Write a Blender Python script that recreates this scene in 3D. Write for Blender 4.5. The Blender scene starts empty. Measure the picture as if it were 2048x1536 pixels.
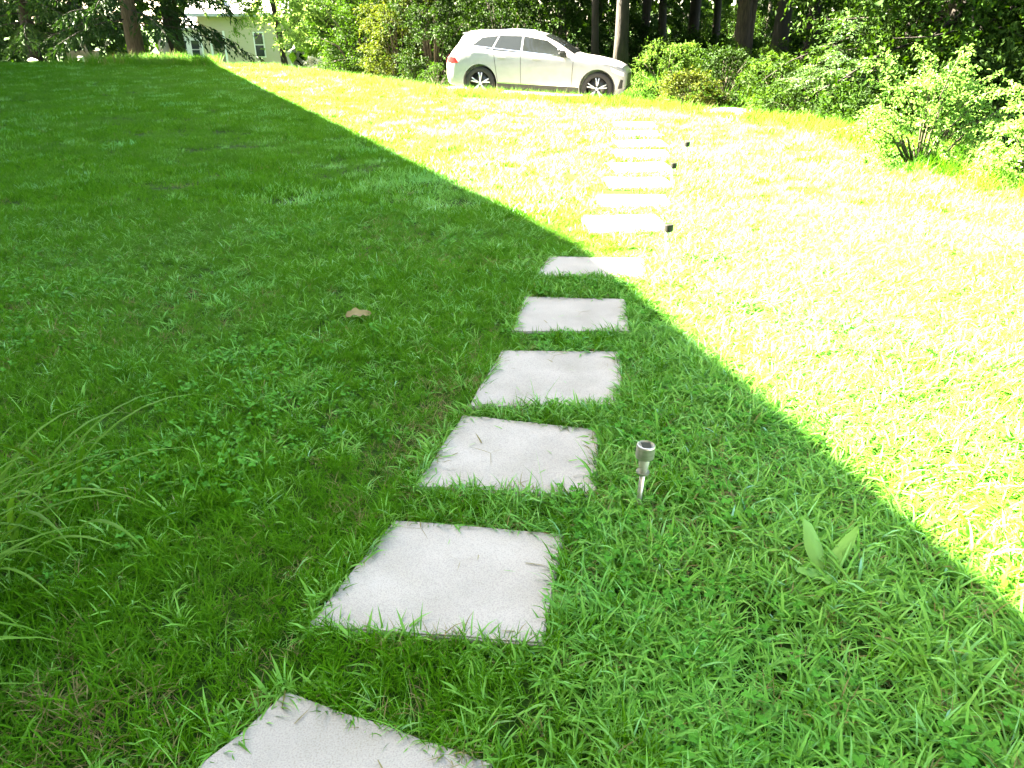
import bpy, bmesh, math, random
import numpy as np
from mathutils import Vector, Matrix

rng = np.random.default_rng(7)
random.seed(7)
S = bpy.context.scene
COL = S.collection
R = math.radians

# ------------------------------------------------------------------ camera
EYE = 1.42
PITCH = 26.0
cam_d = bpy.data.cameras.new('camera')
cam = bpy.data.objects.new('camera', cam_d)
COL.objects.link(cam)
cam_d.sensor_width = 36.0
cam_d.lens = 36.0 * 1500 / 2048
cam_d.clip_start = 0.05
cam_d.clip_end = 2000
cam.location = (0, 0, EYE)
cam.rotation_euler = (R(90 - PITCH), 0, 0)
S.camera = cam

# ------------------------------------------------------------------ light
SUN_ELEV = 40.0
SUN_DIR = np.array([0.93, -0.37])            # horizontal travel direction of the light
SUN_DIR = SUN_DIR / np.linalg.norm(SUN_DIR)
world = bpy.data.worlds.new('World')
S.world = world
world.use_nodes = True
wn = world.node_tree
wn.nodes.clear()
sky = wn.nodes.new('ShaderNodeTexSky')
sky.sky_type = 'NISHITA'
sky.sun_disc = False
sky.sun_elevation = R(SUN_ELEV)
sky.sun_rotation = math.atan2(-SUN_DIR[0], -SUN_DIR[1])
sky.air_density = 0.75
sky.dust_density = 1.2
sky.ozone_density = 0.2
bg = wn.nodes.new('ShaderNodeBackground')
bg.inputs['Strength'].default_value = 0.05
wo = wn.nodes.new('ShaderNodeOutputWorld')
wn.links.new(sky.outputs[0], bg.inputs[0])
wn.links.new(bg.outputs[0], wo.inputs[0])

sun_d = bpy.data.lights.new('sun', 'SUN')
sun_d.energy = 5.0
sun_d.angle = R(0.5)
sun_d.color = (1.0, 0.97, 0.93)
sun = bpy.data.objects.new('sun', sun_d)
COL.objects.link(sun)
ce, se = math.cos(R(SUN_ELEV)), math.sin(R(SUN_ELEV))
sun.rotation_euler = Vector((SUN_DIR[0] * ce, SUN_DIR[1] * ce, -se)).to_track_quat('-Z', 'Y').to_euler()

vs = S.view_settings
vs.view_transform = 'Standard'
vs.look = 'None'
vs.gamma = 1.0
vs.use_curve_mapping = False
vs.exposure = 5.65
vs.use_white_balance = True
vs.white_balance_temperature = 7950
vs.white_balance_tint = 8
S.render.engine = 'CYCLES'
S.cycles.max_bounces = 8
S.cycles.diffuse_bounces = 4
S.cycles.transmission_bounces = 6
S.cycles.transparent_max_bounces = 8

# ------------------------------------------------------------------ helpers
cp, sp = math.cos(R(PITCH)), math.sin(R(PITCH))


def at(px, py, depth):
    """World point seen at photo pixel (2048 wide) at a depth along the optical axis."""
    u = (px - 1024) / 1500 * depth
    v = (768 - py) / 1500 * depth
    return np.array([u, depth * cp + v * sp, EYE - depth * sp + v * cp])


def on_ground(px, py, z0=0.0):
    v = (768 - py) / 1500
    depth = (EYE - z0) / (sp - v * cp)
    return at(px, py, depth)


def smooth(a, b, x):
    t = np.clip((x - a) / (b - a), 0, 1)
    return t * t * (3 - 2 * t)


# lawn edge (where the lawn rolls down to the driveway), and driveway centre line
EDGE = np.array([(5.4, -30), (5.2, 0), (4.8, 6.6), (4.6, 9.4), (4.2, 11.4), (2.1, 14.0), (0.3, 15.4), (-1.5, 16.6),
                 (-4.3, 20.8), (-7.6, 25.2), (-11.5, 27.2), (-40, 31)])
DRIVE = np.array([(60, -2), (22, 4.5), (13, 7.2), (8.6, 9.9), (5.9, 13.4), (3.6, 17.0), (1.2, 19.6), (-2.2, 22.4), (-5.6, 27.0), (-10, 31.5),
                  (-18, 36), (-40, 42)])


def poly_sd(P, poly):
    """signed distance to polyline; positive on the right/far side"""
    P = np.asarray(P, float)
    best = np.full(len(P), 1e9)
    sg = np.ones(len(P))
    for a, b in zip(poly[:-1], poly[1:]):
        d = b - a
        L2 = d @ d
        t = np.clip(((P - a) @ d) / L2, 0, 1)
        q = a + t[:, None] * d
        dist = np.hypot(*(P - q).T)
        cr = d[0] * (P[:, 1] - a[1]) - d[1] * (P[:, 0] - a[0])
        m = dist < best
        best = np.where(m, dist, best)
        sg = np.where(m, np.where(cr < 0, 1, -1), sg)
    return best * sg


def terrain(X, Y):
    X = np.asarray(X, float); Y = np.asarray(Y, float)
    sh = X.shape
    P = np.stack([X.ravel(), Y.ravel()], -1)
    d = poly_sd(P, EDGE)
    x, y = P.T
    amp = 0.14 + 0.27 * smooth(4.9, 1.5, x) * smooth(9, 15, y)
    amp = amp + 0.26 * smooth(2.2, 3.6, x) * smooth(9, 12.5, y) + 0.16 * smooth(-1.2, -3, x) * smooth(12, 18, y)
    h = -amp * smooth(0.0, 2.0, d)
    h -= 1.95 * smooth(28, 54, y) * smooth(2, -9, x)
    bump = 0.012 * np.sin(x * 1.3 + 0.7 * np.sin(y * 0.9)) * np.sin(y * 1.1 + 0.4) + 0.006 * np.sin(x * 3.1 + 1) * np.sin(y * 2.7)
    h += bump * smooth(1.2, 2.5, np.hypot(x - 0.3, np.maximum(0, np.abs(y - 4) - 4)))
    return h.reshape(sh)


def gz(x, y):
    return float(terrain(np.array([x]), np.array([y]))[0])


def make_mesh(name, V, F, smooth_shade=False, attrs=None):
    """V (n,3); F list of equal-length int arrays (k,m) or a python list of faces"""
    me = bpy.data.meshes.new(name)
    V = np.asarray(V, np.float32)
    if isinstance(F, np.ndarray):
        F = [F]
    F = [np.asarray(f) for f in F if len(f)]
    me.vertices.add(len(V))
    me.vertices.foreach_set('co', V.ravel())
    nl = sum(f.size for f in F)
    npoly = sum(len(f) for f in F)
    me.loops.add(nl)
    me.polygons.add(npoly)
    me.loops.foreach_set('vertex_index', np.concatenate([f.ravel() for f in F]).astype(np.int32))
    starts, off = [], 0
    for f in F:
        starts.append(off + np.arange(len(f)) * f.shape[1])
        off += f.size
    me.polygons.foreach_set('loop_start', np.concatenate(starts).astype(np.int32))
    if smooth_shade:
        me.polygons.foreach_set('use_smooth', np.ones(npoly, bool))
    if attrs:
        for k, a in attrs.items():
            at_ = me.attributes.new(k, 'FLOAT', 'POINT')
            at_.data.foreach_set('value', np.asarray(a, np.float32))
    me.update(calc_edges=True)
    return me


def link(name, me, mat=None, parent=None, loc=None):
    o = bpy.data.objects.new(name, me)
    COL.objects.link(o)
    if mat is not None and me is not None and len(me.materials) == 0:
        me.materials.append(mat)
    if parent is not None:
        o.parent = parent
    if loc is not None:
        o.location = tuple(float(c) for c in loc)
    return o


def tag(o, label=None, cat=None, group=None, kind=None):
    if label: o['label'] = label
    if cat: o['category'] = cat
    if group: o['group'] = group
    if kind: o['kind'] = kind
    return o


def thing(name, label, cat, loc=(0, 0, 0), rz=0.0, group=None):
    o = bpy.data.objects.new(name, None)
    COL.objects.link(o)
    o.empty_display_size = 0.2
    o.location = tuple(float(c) for c in loc)
    o.rotation_euler = (0, 0, rz)
    return tag(o, label, cat, group)


class MB:
    """collects shapes into one mesh"""
    def __init__(s):
        s.v = []; s.f = []; s.n = 0

    def add(s, V, F):
        s.v.append(np.asarray(V, float))
        s.f += [[i + s.n for i in f] for f in F]
        s.n += len(V)
        return s

    def box(s, c, size, rot=None):
        c = np.array(c, float); h = np.array(size, float) / 2
        V = np.array([[x, y, z] for x in (-1, 1) for y in (-1, 1) for z in (-1, 1)]) * h
        if rot is not None:
            V = V @ np.array(rot).T
        return s.add(V + c, [(0, 1, 3, 2), (4, 6, 7, 5), (0, 4, 5, 1), (2, 3, 7, 6), (0, 2, 6, 4), (1, 5, 7, 3)])

    def tube(s, pts, rad, n=8, cap=True):
        pts = np.asarray(pts, float)
        rad = np.broadcast_to(np.asarray(rad, float), (len(pts),))
        V = []
        ref = None
        for i, p in enumerate(pts):
            d = pts[min(i + 1, len(pts) - 1)] - pts[max(i - 1, 0)]
            d = d / (np.linalg.norm(d) + 1e-9)
            if ref is None:
                ref = np.array([1, 0, 0]) if abs(d[0]) < .8 else np.array([0, 1, 0])
            a = ref - d * (ref @ d); a /= np.linalg.norm(a) + 1e-9
            b = np.cross(d, a); ref = a
            t = np.arange(n) / n * 2 * math.pi
            V.append(p + rad[i] * (np.cos(t)[:, None] * a + np.sin(t)[:, None] * b))
        V = np.concatenate(V)
        F = []
        for i in range(len(pts) - 1):
            for j in range(n):
                k = (j + 1) % n
                F.append((i * n + j, i * n + k, (i + 1) * n + k, (i + 1) * n + j))
        if cap:
            F.append(tuple(range(n - 1, -1, -1)))
            F.append(tuple((len(pts) - 1) * n + j for j in range(n)))
        return s.add(V, F)

    def lathe(s, prof, n=24, axis='z', c=(0, 0, 0)):
        prof = np.asarray(prof, float)
        t = np.arange(n) / n * 2 * math.pi
        V = []
        for r, z in prof:
            ring = np.stack([r * np.cos(t), r * np.sin(t), np.full(n, z)], -1)
            V.append(ring)
        V = np.concatenate(V)
        if axis == 'y':
            V = V[:, [0, 2, 1]] * np.array([1, 1, 1])
        V = V + np.array(c, float)
        F = []
        for i in range(len(prof) - 1):
            for j in range(n):
                k = (j + 1) % n
                F.append((i * n + j, i * n + k, (i + 1) * n + k, (i + 1) * n + j))
        return s.add(V, F)

    def quads(s, grid):
        g = np.asarray(grid, float)
        a, b = g.shape[:2]
        F = [(i * b + j, (i + 1) * b + j, (i + 1) * b + j + 1, i * b + j + 1) for i in range(a - 1) for j in range(b - 1)]
        return s.add(g.reshape(-1, 3), F)

    def mesh(s, name, sm=False):
        me = bpy.data.meshes.new(name)
        V = np.concatenate(s.v)
        me.from_pydata([tuple(p) for p in V], [], [tuple(f) for f in s.f])
        if sm:
            me.polygons.foreach_set('use_smooth', np.ones(len(me.polygons), bool))
        me.update()
        return me

    def build(s, name, mat, parent=None, loc=None, sm=False, bevel=0.0):
        me = s.mesh(name, sm)
        if bevel:
            bm = bmesh.new(); bm.from_mesh(me)
            bmesh.ops.bevel(bm, geom=bm.edges[:], offset=bevel, segments=2, affect='EDGES', clamp_overlap=True)
            bm.to_mesh(me); bm.free()
        return link(name, me, mat, parent, loc)


# ------------------------------------------------------------------ materials
def new_mat(name):
    m = bpy.data.materials.new(name)
    m.use_nodes = True
    m.node_tree.nodes.clear()
    return m, m.node_tree.nodes, m.node_tree.links


def ramp(N, stops, interp='LINEAR'):
    r = N.new('ShaderNodeValToRGB')
    r.color_ramp.interpolation = interp
    el = r.color_ramp.elements
    el[0].position, el[0].color = stops[0][0], (*stops[0][1], 1)
    el[1].position, el[1].color = stops[-1][0], (*stops[-1][1], 1)
    for p, c in stops[1:-1]:
        e = el.new(p); e.color = (*c, 1)
    return r


def foliage_mat(name, stops, transl=0.35, tcol=(1.25, 1.2, 0.5), patch=None, patch_scale=0.6, rough=0.7, spec=0.10, attr='tint', obj_random=0.5):
    """two-sided leaf: diffuse + translucent + a weak sheen; colour from a per-leaf tint and large patches"""
    m, N, L = new_mat(name)
    out = N.new('ShaderNodeOutputMaterial')
    a = N.new('ShaderNodeAttribute'); a.attribute_name = attr
    oi = N.new('ShaderNodeObjectInfo')
    mixv = N.new('ShaderNodeMix'); mixv.data_type = 'FLOAT'
    mixv.inputs[0].default_value = obj_random
    L.new(a.outputs['Fac'], mixv.inputs[2]); L.new(oi.outputs['Random'], mixv.inputs[3])
    r = ramp(N, stops)
    L.new(mixv.outputs[0], r.inputs[0])
    colour = r.outputs[0]
    if patch:
        geo = N.new('ShaderNodeNewGeometry')
        nz = N.new('ShaderNodeTexNoise'); nz.inputs['Scale'].default_value = patch_scale; nz.inputs['Detail'].default_value = 4
        L.new(geo.outputs['Position'], nz.inputs['Vector'])
        pr = N.new('ShaderNodeMapRange'); pr.inputs[1].default_value = 0.48; pr.inputs[2].default_value = 0.68
        pr.inputs[4].default_value = 0.75
        L.new(nz.outputs['Fac'], pr.inputs[0])
        mx = N.new('ShaderNodeMix'); mx.data_type = 'RGBA'
        L.new(pr.outputs[0], mx.inputs[0]); L.new(colour, mx.inputs[6]); mx.inputs[7].default_value = (*patch, 1)
        colour = mx.outputs[2]
    p = N.new('ShaderNodeBsdfPrincipled')
    p.inputs['Roughness'].default_value = rough
    p.inputs['Specular IOR Level'].default_value = spec
    L.new(colour, p.inputs['Base Color'])
    t = N.new('ShaderNodeBsdfTranslucent')
    tm = N.new('ShaderNodeMix'); tm.data_type = 'RGBA'; tm.blend_type = 'MULTIPLY'; tm.inputs[0].default_value = 1
    L.new(colour, tm.inputs[6]); tm.inputs[7].default_value = (*tcol, 1)
    L.new(tm.outputs[2], t.inputs[0])
    ms = N.new('ShaderNodeMixShader'); ms.inputs[0].default_value = transl
    L.new(p.outputs[0], ms.inputs[1]); L.new(t.outputs[0], ms.inputs[2])
    L.new(ms.outputs[0], out.inputs[0])
    return m


def noise_mat(name, stops, scale=20, detail=6, rough=0.8, bump=0.0, spec=0.3, stretch=None, metallic=0.0, coat=0.0, bump_scale=None):
    m, N, L = new_mat(name)
    out = N.new('ShaderNodeOutputMaterial')
    tc = N.new('ShaderNodeTexCoord')
    vec = tc.outputs['Object']
    if stretch:
        mp = N.new('ShaderNodeMapping'); mp.inputs['Scale'].default_value = stretch
        L.new(vec, mp.inputs[0]); vec = mp.outputs[0]
    nz = N.new('ShaderNodeTexNoise'); nz.inputs['Scale'].default_value = scale; nz.inputs['Detail'].default_value = detail
    L.new(vec, nz.inputs['Vector'])
    r = ramp(N, stops); L.new(nz.outputs['Fac'], r.inputs[0])
    p = N.new('ShaderNodeBsdfPrincipled')
    p.inputs['Roughness'].default_value = rough
    p.inputs['Specular IOR Level'].default_value = spec
    p.inputs['Metallic'].default_value = metallic
    p.inputs['Coat Weight'].default_value = coat
    L.new(r.outputs[0], p.inputs['Base Color'])
    if bump:
        n2 = N.new('ShaderNodeTexNoise'); n2.inputs['Scale'].default_value = bump_scale or scale * 2; n2.inputs['Detail'].default_value = 8
        L.new(vec, n2.inputs['Vector'])
        b = N.new('ShaderNodeBump'); b.inputs['Strength'].default_value = bump; b.inputs['Distance'].default_value = 0.02
        L.new(n2.outputs['Fac'], b.inputs['Height']); L.new(b.outputs[0], p.inputs['Normal'])
    L.new(p.outputs[0], out.inputs[0])
    return m


def flat(name, c, rough=0.5, spec=0.5, metallic=0.0, coat=0.0, trans=0.0):
    m, N, L = new_mat(name)
    out = N.new('ShaderNodeOutputMaterial')
    p = N.new('ShaderNodeBsdfPrincipled')
    tc = N.new('ShaderNodeTexCoord')
    nz = N.new('ShaderNodeTexNoise'); nz.inputs['Scale'].default_value = 6; nz.inputs['Detail'].default_value = 5
    L.new(tc.outputs['Object'], nz.inputs['Vector'])
    r = ramp(N, [(0.3, tuple(x * 0.93 for x in c)), (0.7, tuple(min(1, x * 1.05) for x in c))])
    L.new(nz.outputs['Fac'], r.inputs[0]); L.new(r.outputs[0], p.inputs['Base Color'])
    p.inputs['Roughness'].default_value = rough
    p.inputs['Specular IOR Level'].default_value = spec
    p.inputs['Metallic'].default_value = metallic
    p.inputs['Coat Weight'].default_value = coat
    p.inputs['Transmission Weight'].default_value = trans
    L.new(p.outputs[0], out.inputs[0])
    return m


M = {}
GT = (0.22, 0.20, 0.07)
# fine turf, darkened to paint in deeper left shade; paler coarse crabgrass at right
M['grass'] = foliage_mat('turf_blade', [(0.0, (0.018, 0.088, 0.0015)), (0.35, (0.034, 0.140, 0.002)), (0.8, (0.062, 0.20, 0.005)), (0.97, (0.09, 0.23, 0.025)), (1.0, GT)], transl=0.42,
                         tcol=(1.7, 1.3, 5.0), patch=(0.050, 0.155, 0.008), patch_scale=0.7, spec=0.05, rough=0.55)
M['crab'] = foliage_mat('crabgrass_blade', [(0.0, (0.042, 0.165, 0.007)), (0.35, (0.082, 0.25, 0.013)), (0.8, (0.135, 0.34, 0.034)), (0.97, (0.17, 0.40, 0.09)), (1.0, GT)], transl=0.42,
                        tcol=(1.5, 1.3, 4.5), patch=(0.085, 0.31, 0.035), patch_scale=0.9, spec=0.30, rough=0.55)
M['clover'] = foliage_mat('clover_leaf', [(0.0, (0.028, 0.14, 0.010)), (1.0, (0.055, 0.22, 0.022))], transl=0.3)
M['straw'] = foliage_mat('dry_grass', [(0.0, (0.11, 0.10, 0.03)), (1.0, (0.22, 0.20, 0.08))], transl=0.3, tcol=(1, 1, .8))
M['ornamental'] = foliage_mat('ornamental_leaf', [(0.0, (0.032, 0.105, 0.006)), (1.0, (0.075, 0.18, 0.018))], transl=0.3, spec=0.1, rough=0.6)
M['weed'] = foliage_mat('weed_leaf', [(0.0, (0.10, 0.24, 0.045)), (1.0, (0.15, 0.30, 0.07))], transl=0.35)
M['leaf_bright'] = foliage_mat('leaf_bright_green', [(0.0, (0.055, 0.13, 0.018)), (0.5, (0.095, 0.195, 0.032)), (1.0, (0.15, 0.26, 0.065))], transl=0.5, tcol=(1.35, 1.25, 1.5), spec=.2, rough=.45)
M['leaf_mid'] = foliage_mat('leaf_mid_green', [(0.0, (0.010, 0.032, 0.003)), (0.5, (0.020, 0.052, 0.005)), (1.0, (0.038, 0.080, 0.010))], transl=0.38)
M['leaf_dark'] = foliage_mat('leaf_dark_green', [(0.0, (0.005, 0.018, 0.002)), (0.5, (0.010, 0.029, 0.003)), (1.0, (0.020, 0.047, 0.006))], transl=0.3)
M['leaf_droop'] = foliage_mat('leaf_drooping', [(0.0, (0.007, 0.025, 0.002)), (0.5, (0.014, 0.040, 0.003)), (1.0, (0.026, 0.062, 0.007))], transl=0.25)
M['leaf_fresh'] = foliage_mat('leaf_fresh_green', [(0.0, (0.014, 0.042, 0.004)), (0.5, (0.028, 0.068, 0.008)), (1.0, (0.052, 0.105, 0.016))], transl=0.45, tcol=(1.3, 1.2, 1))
M['leaf_sunny'] = foliage_mat('leaf_sunny_green', [(0.0, (0.09, 0.20, 0.03)), (0.5, (0.14, 0.27, 0.045)), (1.0, (0.20, 0.33, 0.08))], transl=0.55, tcol=(1.4, 1.2, 1.4))  # leaf colour brightened to stand in for sun these trees miss
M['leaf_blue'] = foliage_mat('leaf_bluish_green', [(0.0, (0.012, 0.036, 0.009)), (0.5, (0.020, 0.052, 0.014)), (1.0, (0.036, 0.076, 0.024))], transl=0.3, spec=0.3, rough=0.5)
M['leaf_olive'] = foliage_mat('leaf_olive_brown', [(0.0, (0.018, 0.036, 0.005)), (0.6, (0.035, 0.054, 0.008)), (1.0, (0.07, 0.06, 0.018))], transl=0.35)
M['needle'] = foliage_mat('conifer_needle', [(0.0, (0.008, 0.026, 0.006)), (0.6, (0.015, 0.042, 0.008)), (1.0, (0.030, 0.068, 0.012))], transl=0.12)
M['bark_dark'] = noise_mat('bark_dark', [(0.3, (0.006, 0.005, 0.0035)), (0.7, (0.020, 0.016, 0.011))], scale=7, rough=0.9, bump=0.8, stretch=(3, 3, 0.5))
M['bark_brown'] = noise_mat('bark_brown', [(0.3, (0.022, 0.016, 0.010)), (0.7, (0.065, 0.047, 0.030))], scale=7, rough=0.9, bump=0.8, stretch=(3, 3, 0.5))
M['twig'] = noise_mat('twig', [(0.3, (0.02, 0.016, 0.009)), (0.7, (0.05, 0.042, 0.024))], scale=12, rough=0.8)
M['soil'] = None
M['leaf_dead'] = foliage_mat('dead_leaf', [(0.0, (0.10, 0.085, 0.03)), (1.0, (0.20, 0.16, 0.07))], transl=0.2, tcol=(1, 1, .8))


def concrete():
    m, N, L = new_mat('paver_concrete')
    out = N.new('ShaderNodeOutputMaterial')
    tc = N.new('ShaderNodeTexCoord')
    oi = N.new('ShaderNodeObjectInfo')
    add = N.new('ShaderNodeVectorMath'); add.operation = 'ADD'
    L.new(tc.outputs['Object'], add.inputs[0]); L.new(oi.outputs['Random'], add.inputs[1])
    big = N.new('ShaderNodeTexNoise'); big.inputs['Scale'].default_value = 5; big.inputs['Detail'].default_value = 5
    fine = N.new('ShaderNodeTexNoise'); fine.inputs['Scale'].default_value = 260; fine.inputs['Detail'].default_value = 3
    vor = N.new('ShaderNodeTexVoronoi'); vor.inputs['Scale'].default_value = 75
    for n in (big, fine, vor): L.new(add.outputs[0], n.inputs['Vector'])
    r = ramp(N, [(0.3, (0.218, 0.205, 0.172)), (0.7, (0.266, 0.252, 0.215))]); L.new(big.outputs['Fac'], r.inputs[0])
    stn = N.new('ShaderNodeTexNoise'); stn.inputs['Scale'].default_value = 2.6; stn.inputs['Detail'].default_value = 8; stn.inputs['Roughness'].default_value = .65
    L.new(add.outputs[0], stn.inputs['Vector'])
    r4 = ramp(N, [(0.30, (0.90, 0.90, 0.87)), (0.48, (1, 1, 1))]); L.new(stn.outputs['Fac'], r4.inputs[0])
    tone = N.new('ShaderNodeMapRange'); tone.inputs[3].default_value = .92; tone.inputs[4].default_value = 1.06
    L.new(oi.outputs['Random'], tone.inputs[0])
    m0 = N.new('ShaderNodeMix'); m0.data_type = 'RGBA'; m0.blend_type = 'MULTIPLY'; m0.inputs[0].default_value = 1
    L.new(r.outputs[0], m0.inputs[6]); L.new(r4.outputs[0], m0.inputs[7])
    m00 = N.new('ShaderNodeVectorMath'); m00.operation = 'SCALE'
    L.new(m0.outputs[2], m00.inputs[0]); L.new(tone.outputs[0], m00.inputs['Scale'])
    r2 = ramp(N, [(0.34, (0.80, 0.79, 0.77)), (0.50, (1, 1, 1)), (0.7, (1.10, 1.10, 1.08))]); L.new(fine.outputs['Fac'], r2.inputs[0])
    mx = N.new('ShaderNodeMix'); mx.data_type = 'RGBA'; mx.blend_type = 'MULTIPLY'; mx.inputs[0].default_value = 1
    L.new(m00.outputs[0], mx.inputs[6]); L.new(r2.outputs[0], mx.inputs[7])
    r3 = ramp(N, [(0.0, (1.6, 1.6, 1.6)), (0.10, (1, 1, 1))]); L.new(vor.outputs['Distance'], r3.inputs[0])
    m2 = N.new('ShaderNodeMix'); m2.data_type = 'RGBA'; m2.blend_type = 'MULTIPLY'; m2.inputs[0].default_value = 0.35
    L.new(mx.outputs[2], m2.inputs[6]); L.new(r3.outputs[0], m2.inputs[7])
    p = N.new('ShaderNodeBsdfPrincipled'); p.inputs['Roughness'].default_value = 0.85; p.inputs['Specular IOR Level'].default_value = 0.25
    L.new(m2.outputs[2], p.inputs['Base Color'])
    b = N.new('ShaderNodeBump'); b.inputs['Strength'].default_value = 0.35; b.inputs['Distance'].default_value = 0.003
    L.new(fine.outputs['Fac'], b.inputs['Height']); L.new(b.outputs[0], p.inputs['Normal'])
    L.new(p.outputs[0], out.inputs[0])
    return m


def soil():
    m, N, L = new_mat('lawn_soil')
    out = N.new('ShaderNodeOutputMaterial')
    geo = N.new('ShaderNodeNewGeometry')
    big = N.new('ShaderNodeTexNoise'); big.inputs['Scale'].default_value = 1.2; big.inputs['Detail'].default_value = 6
    fine = N.new('ShaderNodeTexNoise'); fine.inputs['Scale'].default_value = 35; fine.inputs['Detail'].default_value = 6
    L.new(geo.outputs['Position'], big.inputs['Vector']); L.new(geo.outputs['Position'], fine.inputs['Vector'])
    r = ramp(N, [(0.35, (0.012, 0.050, 0.002)), (0.6, (0.020, 0.08, 0.004)), (0.8, (0.05, 0.065, 0.012))]); L.new(big.outputs['Fac'], r.inputs[0])
    r2 = ramp(N, [(0.35, (0.020, 0.018, 0.006)), (0.62, (0.028, 0.08, 0.005))]); L.new(fine.outputs['Fac'], r2.inputs[0])
    mx = N.new('ShaderNodeMix'); mx.data_type = 'RGBA'; mx.inputs[0].default_value = 0.5
    L.new(r.outputs[0], mx.inputs[6]); L.new(r2.outputs[0], mx.inputs[7])
    p = N.new('ShaderNodeBsdfPrincipled'); p.inputs['Roughness'].default_value = 0.95; p.inputs['Specular IOR Level'].default_value = 0.1
    L.new(mx.outputs[2], p.inputs['Base Color'])
    thatch = N.new('ShaderNodeTexNoise'); thatch.inputs['Scale'].default_value = 120; thatch.inputs['Detail'].default_value = 8; thatch.inputs['Roughness'].default_value = .75
    L.new(geo.outputs['Position'], thatch.inputs['Vector'])
    b = N.new('ShaderNodeBump'); b.inputs['Strength'].default_value = 1.0; b.inputs['Distance'].default_value = 0.03
    L.new(thatch.outputs['Fac'], b.inputs['Height']); L.new(b.outputs[0], p.inputs['Normal'])
    L.new(p.outputs[0], out.inputs[0])
    return m


M['concrete'] = concrete()
M['soil'] = soil()
M['gravel'] = noise_mat('drive_gravel', [(0.3, (0.17, 0.155, 0.13)), (0.7, (0.32, 0.30, 0.26))], scale=60, rough=0.95, bump=0.8)

# ------------------------------------------------------------------ the ground and driveway
xs = np.concatenate([np.linspace(-300, -44, 18), np.arange(-40, -8, 1.0), np.arange(-8, 9, 0.25), np.arange(9, 40, 1.0), np.linspace(44, 300, 18)])
ys = np.concatenate([np.linspace(-120, -9, 12), np.arange(-6, 0, 0.5), np.arange(0, 30, 0.25), np.arange(30, 64, 1.0), np.linspace(68, 420, 22)])
XX, YY = np.meshgrid(xs, ys, indexing='ij')
ZZ = terrain(XX, YY)
V = np.stack([XX, YY, ZZ], -1).reshape(-1, 3)
nx_, ny_ = XX.shape
ii, jj = np.meshgrid(np.arange(nx_ - 1), np.arange(ny_ - 1), indexing='ij')
b0 = (ii * ny_ + jj).ravel()
ground = link('ground', make_mesh('ground', V, np.stack([b0, b0 + ny_, b0 + ny_ + 1, b0 + 1], -1), True), M['soil'])
tag(ground, kind='structure')


def catmull(pts, n):
    pts = np.asarray(pts, float)
    out = []
    P = np.concatenate([[2 * pts[0] - pts[1]], pts, [2 * pts[-1] - pts[-2]]])
    for i in range(1, len(P) - 2):
        for t in np.arange(n) / n:
            a, b, c, d = P[i - 1], P[i], P[i + 1], P[i + 2]
            out.append(0.5 * ((2 * b) + (c - a) * t + (2 * a - 5 * b + 4 * c - d) * t * t + (3 * b - a - 3 * c + d) * t ** 3))
    out.append(pts[-1])
    return np.array(out)


dc = catmull(DRIVE, 14)
tg = np.gradient(dc, axis=0); tg /= np.linalg.norm(tg, axis=1)[:, None]
nr = np.stack([tg[:, 1], -tg[:, 0]], -1)
rows = []
for w in np.linspace(-1.6, 1.6, 9):
    p = dc + nr * w
    rows.append(np.stack([p[:, 0], p[:, 1], terrain(p[:, 0], p[:, 1]) + 0.012], -1))
drive = MB().quads(np.array(rows)).build('driveway', M['gravel'], sm=True)
tag(drive, kind='structure')

# ------------------------------------------------------------------ tall house left of the lawn (its shadow covers the lawn)
HE = 9.0
k = HE / math.tan(R(SUN_ELEV))
corner = np.array([0.52, 5.05]) - k * SUN_DIR
farp = corner + np.array([-0.47, 1.0]) * (31.0 - corner[1])
nearp = corner + np.array([0.25, -1.0]) * 12.0
backp = np.array([6.5, -5.0])  # unseen wing added behind the camera to block sky light
sid = noise_mat('house_siding', [(0.3, (0.20, 0.18, 0.15)), (0.7, (0.27, 0.25, 0.21))], scale=3, rough=0.7, stretch=(1, 1, 12))
roofm = noise_mat('house_shingle', [(0.3, (0.10, 0.095, 0.09)), (0.7, (0.20, 0.19, 0.18))], scale=30, rough=0.95, bump=0.4)
glassm = flat('window_glass', (0.03, 0.035, 0.04), rough=0.08, spec=0.8)
whitem = flat('white_trim', (0.74, 0.73, 0.70), rough=0.5)


hl = np.array([backp, nearp, corner, farp])          # eave line facing the lawn
sd_ = np.diff(hl, axis=0); sd_ /= np.linalg.norm(sd_, axis=1)[:, None]
sn_ = np.stack([-sd_[:, 1], sd_[:, 0]], -1)
if (hl[1] - np.array([0, 2])) @ sn_[1] < 0: sn_ = -sn_
inw = [sn_[0]]
for i in range(2):
    m_ = sn_[i] + sn_[i + 1]
    inw.append(m_ / (0.5 * (m_ @ m_)))
inw.append(sn_[2])
house = thing('house', 'tall dull brown house left of the lawn casting the long shadow', 'house', (*corner, 0))
O = np.array([corner[0], corner[1], 0.0])


def pt(i, off, z, along=0.0):
    q = hl[i] + inw[i] * off
    if i == 0: q = q + sd_[0] * along
    if i == 3: q = q - sd_[2] * along
    return np.array([q[0], q[1], z]) - O


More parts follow.
